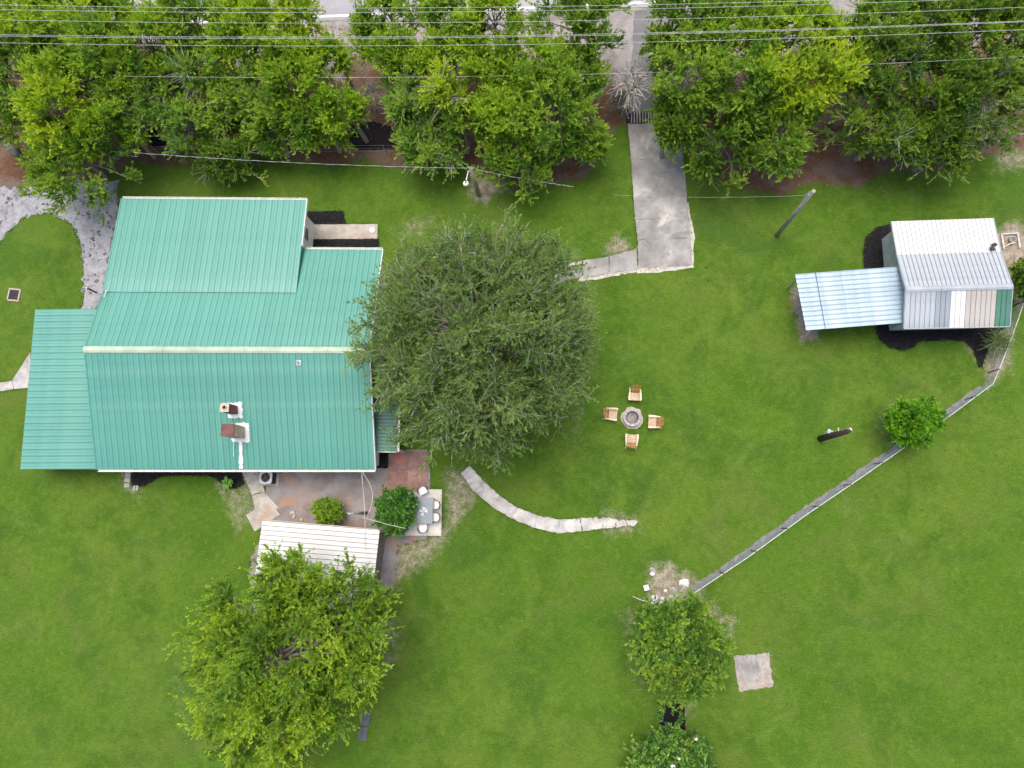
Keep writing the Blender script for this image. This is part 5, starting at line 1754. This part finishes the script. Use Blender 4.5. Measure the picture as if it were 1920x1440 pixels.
tree_px(1705, 791, 43, 2.1, 'vivid green rounded young tree beside the chain link fence below the shed', 17, 'leaf_myrtle', name='young_tree', n1=60, n2=5, n3=6, nl=10, l2=0.4, l3=0.26, ll=0.16, lw=0.105, trunk_r=0.08, stems=3, base_px=(1690, 800), shell=0.55, lobes=0.3, lspread=0.9)
C = at(1925, 522, 1.6)
plant('bush', 'dark bush at the right edge beside the shed roof', 'bush', C, (1.0, 1.5, 1.3), at(1915, 528), 18, 'leaf_dark', 'bark_dark', n1=50, n2=4, n3=5, nl=9, l2=0.4, l3=0.28, ll=0.15, lw=0.07, trunk_r=0.06, stems=3)
C = at(1872, 643, 0.7)
plant('wispy_bush', 'thin wispy weed bush on the mulch beside the chain link fence', 'bush', C, (0.85, 0.8, 0.7), at(1868, 646), 19, 'leaf_olive', 'bark_green', n1=26, n2=3, n3=4, nl=6, l2=0.5, l3=0.4, ll=0.14, lw=0.03, trunk_r=0.03, stems=3, tint0=0.45)
# the broad leaved plant in the mulch: each leaf a part
q = at(431, 906)
bp = empty('leafy_plant', q, 'small plant with broad bright leaves in the black mulch by the house', 'plant')
rr = random.Random(4)
obj('stem', MB().tube([q, q + Vector((0.02, 0, 0.25)), q + Vector((0, 0.02, 0.45))], 0.02, 6), M['bark_green'], bp)
lm = mat('leaf_broad', (0.085, 0.25, 0.018), (0.15, 0.34, 0.03), 6, 0.5, objvar=0.15)
for k in range(11):
    a_ = k * 2.4
    L = rr.uniform(0.28, 0.40)
    d = Vector((math.cos(a_), math.sin(a_), 0.1))
    s2 = Vector((-d.y, d.x, 0))
    b0 = q + Vector((0, 0, 0.22 + 0.025 * k)) + d * 0.06
    w_ = L * 0.32
    vs = [b0, b0 + d * L * 0.35 + s2 * w_ + Vector((0, 0, 0.03)), b0 + d * L * 0.75 + s2 * w_ * 0.75 + Vector((0, 0, 0.01)), b0 + d * L - Vector((0, 0, 0.05)), b0 + d * L * 0.75 - s2 * w_ * 0.75 + Vector((0, 0, 0.01)), b0 + d * L * 0.35 - s2 * w_ + Vector((0, 0, 0.03)), b0 + d * L * 0.5 - Vector((0, 0, 0.01))]
    obj('leaf', MB().add(vs, [(0, 1, 6), (1, 2, 6), (2, 3, 6), (3, 4, 6), (4, 5, 6), (5, 0, 6)]), lm, bp)

G = 'trees along the road'
ROW = [
    (60, 55, 78, 5.0, 'leaf_bright', 0.85, 0, 'light green tree in the top left corner under the power lines'),
    (55, 150, 72, 4.4, 'leaf_mid', 0.8, 3, 'green tree at the left edge just above the fallen log'),
    (185, 50, 72, 5.0, 'leaf_bright', 0.85, 0, 'light green tree under the power lines, second from the top left corner'),
    (185, 138, 74, 4.4, 'leaf_mid', 0.85, 2, 'medium green tree directly above the yellow-green pointed tree'),
    (125, 222, 62, 4.8, 'leaf_lime', 1.0, 0, 'yellow-green pointed tree standing over the end of the gravel drive'),
    (148, 298, 80, 2.9, 'leaf_mid', 0.8, 0, 'bushy green tree overhanging the gravel drive nearest the house'),
    (225, 240, 55, 3.4, 'leaf_bright', 0.9, 0, 'fresh green tree right of the yellow-green pointed tree'),
    (292, 95, 62, 4.6, 'leaf_bright', 0.85, 2, 'light green tree under the power lines above the brown leaf litter gap'),
    (300, 195, 58, 3.6, 'leaf_mid', 0.8, 4, 'medium green tree with grey dead twigs above the left end of the house'),
    (370, 48, 68, 5.0, 'leaf_mid', 0.85, 2, 'medium green tree by the road, fourth from the left under the power lines'),
    (395, 140, 52, 4.0, 'leaf_mid', 0.75, 7, 'half bare tree full of grey dead twigs above the house'),
    (362, 240, 48, 2.8, 'leaf_mid', 0.8, 3, 'small green tree with a bare forked branch near the lawn edge'),
    (430, 268, 74, 1.5, 'leaf_dark', 0.55, 5, 'low dark sprawling bush at the lawn edge behind the house'),
    (490, 62, 58, 5.0, 'leaf_bright', 0.85, 1, 'light green tree under the wires left of the yellow tipped one'),
    (555, 48, 54, 5.0, 'leaf_lime', 0.85, 0, 'yellow tipped tree under the wires left of the grey road gap'),
    (490, 178, 42, 3.6, 'leaf_mid', 0.75, 6, 'thin tree with long grey fallen looking branches above the roof'),
    (558, 165, 52, 4.8, 'leaf_bright', 1.0, 0, 'bright green pointed tree left of the round bright tree'),
    (575, 235, 58, 2.9, 'leaf_mid', 0.85, 2, 'medium green tree at the lawn edge behind the middle of the house'),
    (648, 205, 48, 4.0, 'leaf_bright', 0.9, 0, 'round bright green tree left of the black mulch patch'),
    (630, 105, 26, 4.6, 'leaf_bright', 1.1, 2, 'narrow green sapling in the grey gap between the trees'),
    (735, 40, 56, 5.0, 'leaf_mid', 0.85, 1, 'medium green tree right of the grey gap by the road'),
    (722, 112, 46, 4.5, 'leaf_bright', 0.9, 0, 'bright green tree, left one of three in a line above the brown gap'),
    (768, 128, 44, 4.4, 'leaf_bright', 0.9, 0, 'bright green tree, middle one of three in a line above the brown gap'),
    (828, 108, 46, 4.6, 'leaf_bright', 0.9, 0, 'bright green tree, right one of three in a line above the brown gap'),
    (835, 40, 54, 5.0, 'leaf_mid', 0.85, 2, 'medium green tree under the wires in the middle of the top edge'),
    (842, 180, 44, 4.4, 'leaf_lime', 0.95, 3, 'yellow-green tree with a pale bare branch fan on its left side'),
    (768, 205, 46, 3.4, 'leaf_mid', 0.8, 7, 'thin green tree half covered by a fan of bare grey branches'),
    (800, 272, 68, 2.0, 'leaf_mid', 0.75, 5, 'drooping bush with bare twigs reaching the lawn left of the lamp pole'),
    (908, 145, 48, 4.3, 'leaf_bright', 0.9, 1, 'bright green tree behind the large dense tree by the lamp pole'),
    (928, 48, 66, 5.0, 'leaf_bright', 0.85, 1, 'bright green tree under the wires left of the drive entrance trees'),
    (1010, 128, 62, 4.8, 'leaf_bright', 0.9, 0, 'bright upright tree rising behind the large dense tree left of the drive'),
    (1085, 55, 84, 4.8, 'leaf_mid', 0.8, 0, 'broad green tree at the road left of the drive entrance'),
    (1045, 205, 92, 3.9, 'leaf_mid', 0.85, 0, 'large dense green tree left of the cattle guard'),
    (965, 225, 72, 3.6, 'leaf_bright', 0.8, 0, 'dense light green tree directly above the lamp pole cable'),
    (985, 300, 76, 1.9, 'leaf_mid', 0.7, 1, 'low green bush touching the lawn right of the lamp pole'),
    (1095, 275, 52, 2.2, 'leaf_mid', 0.8, 0, 'small green tree at the lawn edge left of the concrete drive'),
    (1246, 88, 36, 4.2, 'leaf_dark', 0.85, 1, 'narrow dark tree right of the drive entrance by the dead tree'),
    (1300, 55, 78, 5.0, 'leaf_mid', 0.85, 1, 'green tree under the wires right of the drive entrance'),
    (1302, 160, 78, 4.6, 'leaf_mid', 0.85, 0, 'spreading green tree right of the cattle guard, over the drive'),
    (1262, 238, 52, 3.2, 'leaf_dark', 0.7, 0, 'dark low crown hanging over the right side of the concrete drive'),
    (1400, 60, 82, 5.0, 'leaf_bright', 0.85, 1, 'bright green tree under the wires, second right of the drive entrance'),
    (1400, 165, 86, 4.7, 'leaf_mid', 0.85, 1, 'green tree in the middle of the dense clump right of the drive'),
    (1355, 262, 80, 2.9, 'leaf_dark', 0.85, 1, 'dark green tree at the lawn edge just right of the concrete drive'),
    (1455, 272, 74, 2.8, 'leaf_mid', 0.85, 1, 'green tree at the lawn edge above the bare utility pole'),
    (1500, 60, 76, 5.2, 'leaf_bright', 0.85, 0, 'bright green tree under the wires above the yellow topped tree'),
    (1500, 165, 74, 5.0, 'leaf_lime', 0.85, 0, 'yellow topped tree left of the brown gap with forked trunk'),
    (1562, 120, 48, 5.2, 'leaf_lime', 0.9, 0, 'yellowest tree crown right of the yellow topped tree'),
    (1630, 50, 66, 5.0, 'leaf_mid', 0.85, 2, 'medium green tree under the wires above the forked trunk'),
    (1640, 255, 68, 2.9, 'leaf_dark', 0.85, 4, 'dark tree with grey twigs at the lawn edge above the shed'),
    (1665, 140, 64, 4.3, 'leaf_dark', 0.85, 3, 'dark tree with pale limbs right of the brown gap'),
    (1735, 58, 66, 5.0, 'leaf_dark', 0.85, 2, 'dark green tree under the wires, third from the right edge'),
    (1745, 200, 84, 3.9, 'leaf_dark', 0.85, 2, 'large dark tree directly above the shed roof'),
    (1745, 285, 66, 2.3, 'leaf_dark', 0.75, 3, 'low dark bush at the lawn edge directly above the shed'),
    (1825, 70, 68, 4.8, 'leaf_dark', 0.85, 1, 'dark green tree under the wires, second from the right edge'),
    (1835, 195, 74, 3.7, 'leaf_dark', 0.85, 3, 'dark tree near the right edge above the well frame'),
    (1905, 60, 48, 4.6, 'leaf_dark', 0.85, 0, 'dark tree in the top right corner under the wires'),
    (250, 165, 48, 4.0, 'leaf_bright', 0.9, 1, 'light green tree behind the yellow-green pointed tree, right of its top'),
    (130, 100, 60, 4.8, 'leaf_bright', 0.9, 0, 'light green tree between the two corner trees and the pointed tree'),
    (20, 215, 40, 3.0, 'leaf_mid', 0.8, 2, 'small green tree at the left edge hanging over the grey log'),
    (435, 95, 50, 4.6, 'leaf_bright', 0.9, 1, 'light green tree behind the half bare tree above the house'),
    (445, 190, 44, 3.3, 'leaf_bright', 0.8, 3, 'fresh green tree in front of the half bare tree above the house'),
    (520, 250, 46, 2.4, 'leaf_mid', 0.8, 1, 'small green tree right of the low dark sprawling bush'),
    (555, 108, 44, 4.8, 'leaf_bright', 0.9, 0, 'bright tree directly below the yellow tipped tree'),
    (618, 245, 40, 2.6, 'leaf_bright', 0.8, 0, 'small bright tree touching the round bright tree from below'),
    (690, 60, 26, 4.8, 'leaf_mid', 1.0, 2, 'slim green sapling standing in the grey road gap'),
    (880, 95, 42, 4.6, 'leaf_bright', 0.9, 0, 'bright tree just right of the three trees in a line'),
    (870, 235, 48, 3.0, 'leaf_mid', 0.8, 2, 'green tree behind the lamp pole left of the dense light green tree'),
    (925, 215, 50, 3.4, 'leaf_bright', 0.85, 0, 'bright green tree at the left shoulder of the dense light green tree'),
    (1080, 135, 50, 4.0, 'leaf_mid', 0.85, 0, 'green tree between the upright bright tree and the pale road shoulder'),
    (1600, 145, 34, 4.4, 'leaf_mid', 0.9, 1, 'narrow green tree at the top of the brown gap with forked trunk'),
    (1700, 255, 50, 2.9, 'leaf_mid', 0.8, 2, 'green tree at the lawn edge between the two dark ones above the shed'),
    (1890, 145, 46, 3.8, 'leaf_mid', 0.85, 0, 'green tree at the right edge just below the lowest power line'),
]
for i, (cx, cy, r, hc, leaf, rzf, bare, lab) in enumerate(ROW):
    if cx < 620: r *= 1.12
    tree_px(cx, cy, r, hc, lab, 200 + i, leaf, rzf, group=G, bare=bare * 2, bark='bark_pale' if bare > 2 else 'twig_green', n2=6, n3=6, nl=15, l2=0.62, l3=0.58, ll=0.17, lw=0.092,
            shell=0.5, lobes=0.4, trunk_r=0.14, outward=0.7, upw=0.65, lspread=0.5, clump_tint=0.22, twig_tint=0.16, dens=0.40, twig=0.8, tint0=0.58)
for i, (cx, cy, rp_, lab) in enumerate(((425, 185, 42, 'tangle of bare grey brush above the middle of the addition roof'), (515, 190, 40, 'bare grey brush left of the bright pointed tree'),
                                         (590, 128, 40, 'bare grey brush in the gap left of the narrow sapling'), (690, 175, 34, 'bare grey brush over the red-brown leaf litter'),
                                         (745, 190, 38, 'fan of bare pale branches left of the yellow-green tree'), (330, 150, 40, 'bare grey brush in the left brown leaf litter gap'),
                                         (880, 110, 34, 'bare grey brush in the gap right of the three trees in line'), (1690, 215, 44, 'bare grey brush among the dark trees above the shed'))):
    C = at(cx, cy, 1.9)
    plant('bare_brush', lab, 'bush', C, (rp_ / 33, rp_ / 33, 1.3), (C.x, C.y, 0), 400 + i, 'leaf_mid', 'bark_pale', n1=12, n2=4, n3=3, nl=0, l2=0.8, l3=0.6, shell=0.4, trunk_r=0.06, twig=1.3, zmin=-0.1, upw=0.3, stems=2, limb='bark_pale', group='bare grey brush among the roadside trees')
# bare dead tree by the cattle guard
C = at(1186, 160, 2.8)
plant('dead_tree', 'bare white dead tree beside the cattle guard at the top of the drive', 'tree', C, (2.0, 1.9, 1.7), at(1178, 214), 41, 'leaf_mid', 'bark_pale', n1=16, n2=4, n3=3, nl=0, l2=0.9, l3=0.6, shell=0.4, trunk_r=0.09, twig=1.9, zmin=-0.2, upw=0.2, r_l2=0.03, limb='bark_pale')
C = at(1160, 190, 0.9)
plant('dead_bush', 'brown withered bush left of the cattle guard under the dead tree', 'bush', C, (1.0, 1.1, 0.8), at(1160, 200), 42, 'leaf_mid', 'bark', n1=26, n2=4, n3=4, nl=0, l2=0.45, l3=0.35, shell=0.5, trunk_r=0.04, stems=3, zmin=-0.2)

# ------------------------------------------------------------------ loose cover: grass tufts, mulch chips, stones
g = np.random.default_rng(77)
NT_ = 1500
x = g.uniform(-42, 31, NT_)
y = g.uniform(-18, 33, NT_)
l_, gr_, ba_, st_ = masks(x, y)
keep = (l_ + gr_ + ba_ * 0.9 + st_ + g.normal(0, 0.12, NT_)) < 0.5
dh = np.full(NT_, -9.0)
for pg_ in HARD + [poly_px(GRAVEL_PX)]: dh = np.maximum(dh, sdist(x, y, pg_))
keep &= dh < g.uniform(-0.02, 0.10, NT_)
for (x0, x1, y0, y1) in ((-27.4, -11.0, 2.2, 15.2), (-27.4, -16.2, 12, 18.2), (-33, -27.4, 1.9, 11.4), (19.3, 24.1, 10.5, 16.3), (13.6, 19.3, 10.2, 13.6), (-17.3, -10.9, -5.6, -1.4)):
    keep &= ~((x > x0) & (x < x1) & (y > y0) & (y < y1))
x, y = x[keep], y[keep]
ex_, ey_ = [], []
for pg_ in HARD + [poly_px(GRAVEL_PX)]:
    pa = np.array(pg_)
    pb = np.roll(pa, -1, 0)
    ln = np.linalg.norm(pb - pa, axis=1)
    n_ = int(ln.sum() * 16)
    k_ = g.choice(len(pa), n_, p=ln / ln.sum())
    q_ = pa[k_] + (pb[k_] - pa[k_]) * g.random((n_, 1)) + g.normal(0, 0.055, (n_, 2))
    ex_.append(q_[:, 0])
    ey_.append(q_[:, 1])
ex_, ey_ = np.concatenate(ex_), np.concatenate(ey_)
el_, eg_, eb_, es_ = masks(ex_, ey_)
ok = (el_ + eg_ < 0.4)
for pg_ in (DIRT_YARD, PATIO, RUG, PAD_N): ok &= sdist(ex_, ey_, pg_) < 0.05
x, y = np.concatenate([x, ex_[ok]]), np.concatenate([y, ey_[ok]])
N = len(x)
nb = 4
xx, yy = np.repeat(x, nb) + g.normal(0, 0.035, N * nb), np.repeat(y, nb) + g.normal(0, 0.035, N * nb)
hh = np.repeat(g.uniform(0.05, 0.11, N), nb) * g.uniform(0.7, 1.2, N * nb)
a_ = g.uniform(0, 2 * np.pi, N * nb)
ld = g.uniform(0.4, 1.3, N * nb) * hh
bw = 0.011 + 0.006 * g.random(N * nb)
b0 = np.stack([xx - np.sin(a_) * bw, yy + np.cos(a_) * bw, np.zeros_like(xx)], -1)
b1 = np.stack([xx + np.sin(a_) * bw, yy - np.cos(a_) * bw, np.zeros_like(xx)], -1)
b2 = np.stack([xx + np.cos(a_) * ld, yy + np.sin(a_) * ld, hh], -1)
vv_ = np.stack([b0, b1, b2], 1).reshape(-1, 3)
tint = np.clip(0.5 + np.repeat(lowfreq(x, y, 21, 0.6) * 0.25 + g.normal(0, 0.2, N), nb) + g.normal(0, 0.08, N * nb), 0, 1)
M['grass'] = leaf_mat('grass', [(0.0, (0.070, 0.135, 0.012)), (0.5, (0.098, 0.180, 0.019)), (1.0, (0.150, 0.235, 0.036))], 0.3, 0.6, 0.15)
me = np_mesh('grass', vv_, None, np.arange(len(vv_)).reshape(-1, 3), {'tint': np.repeat(tint, 3)})
tag(mesh_obj('grass', me, M['grass']), 'short mown lawn grass', 'grass', kind='stuff')


def scatter_chips(name, polys, per_m2, size, m, label, cat, seed, z=0.02, flat=0.5):
    g = np.random.default_rng(seed)
    V, F, off = [], [], 0
    for pg_ in polys:
        pa = np.array(pg_)
        lo, hi = pa.min(0), pa.max(0)
        n = int((hi - lo).prod() * per_m2)
        p = g.uniform(lo, hi, (n, 2))
        p = p[sdist(p[:, 0], p[:, 1], pg_) > -0.05]
        n = len(p)
        s = size * g.uniform(0.5, 1.5, n)
        a = g.uniform(0, 6.28, n)
        u = np.stack([np.cos(a), np.sin(a), g.normal(0, 0.25, n)], -1) * s[:, None]
        w = np.stack([-np.sin(a), np.cos(a), g.normal(0, 0.25, n)], -1) * (s * g.uniform(0.25, 0.7, n))[:, None]
        c = np.concatenate([p, np.full((n, 1), z)], 1)
        up = np.array([0, 0, 1.0]) * (s * flat)[:, None]
        vv = np.stack([c + u, c + w, c - u, c - w, c + up], 1)
        V.append(vv.reshape(-1, 3))
        b = off + np.arange(n)[:, None] * 5
        F.append(np.concatenate([b + np.array([[0, 1, 4]]), b + np.array([[1, 2, 4]]), b + np.array([[2, 3, 4]]), b + np.array([[3, 0, 4]])], 0))
        off += n * 5
    me = np_mesh(name, np.concatenate(V), None, np.concatenate(F))
    return tag(mesh_obj(name, me, m), label, cat, kind='stuff')


scatter_chips('mulch_chips', MULCH_SHED + [MULCH_HOUSE, MULCH_N1, MULCH_N2, MULCH_E], 260, 0.045, M['chip'], 'black mulch chips', 'mulch', 5, 0.036)
scatter_chips('gravel_stones', [poly_px([(-40, 352), (40, 352), (110, 345), (216, 340), (222, 372), (196, 545), (178, 585), (152, 585), (158, 530), (154, 465), (135, 420), (92, 398), (45, 408), (10, 440), (-40, 490)])], 70, 0.035,
              mat('gravel_stone', (0.20, 0.205, 0.24), (0.36, 0.365, 0.41), 7, 0.9), 'grey gravel stones on the drive', 'gravel', 6, 0.008)
scatter_chips('leaf_litter', [[(q[0], q[1]) for q in poly_px([(-60, 340), (215, 335), (262, 302), (740, 306), (880, 312), (960, 350), (1092, 330), (1150, 240), (1150, 60), (-60, 40)])],
                              poly_px([(1290, 300), (1340, 345), (1480, 358), (1640, 332), (1930, 280), (1930, 30), (1290, 60)])], 26, 0.07, M['dead_leaf'], 'brown fallen leaves under the trees', 'leaves', 7, 0.012, 0.25)
scatter_chips('twig_litter', [poly_px([(40, 360), (215, 345), (196, 545), (155, 560), (150, 440)]), poly_px([(0, 352), (120, 350), (90, 395), (0, 420)])], 3.2, 0.16, M['bark_dark'], 'dark fallen twigs on the gravel', 'twigs', 8, 0.014, 0.1)
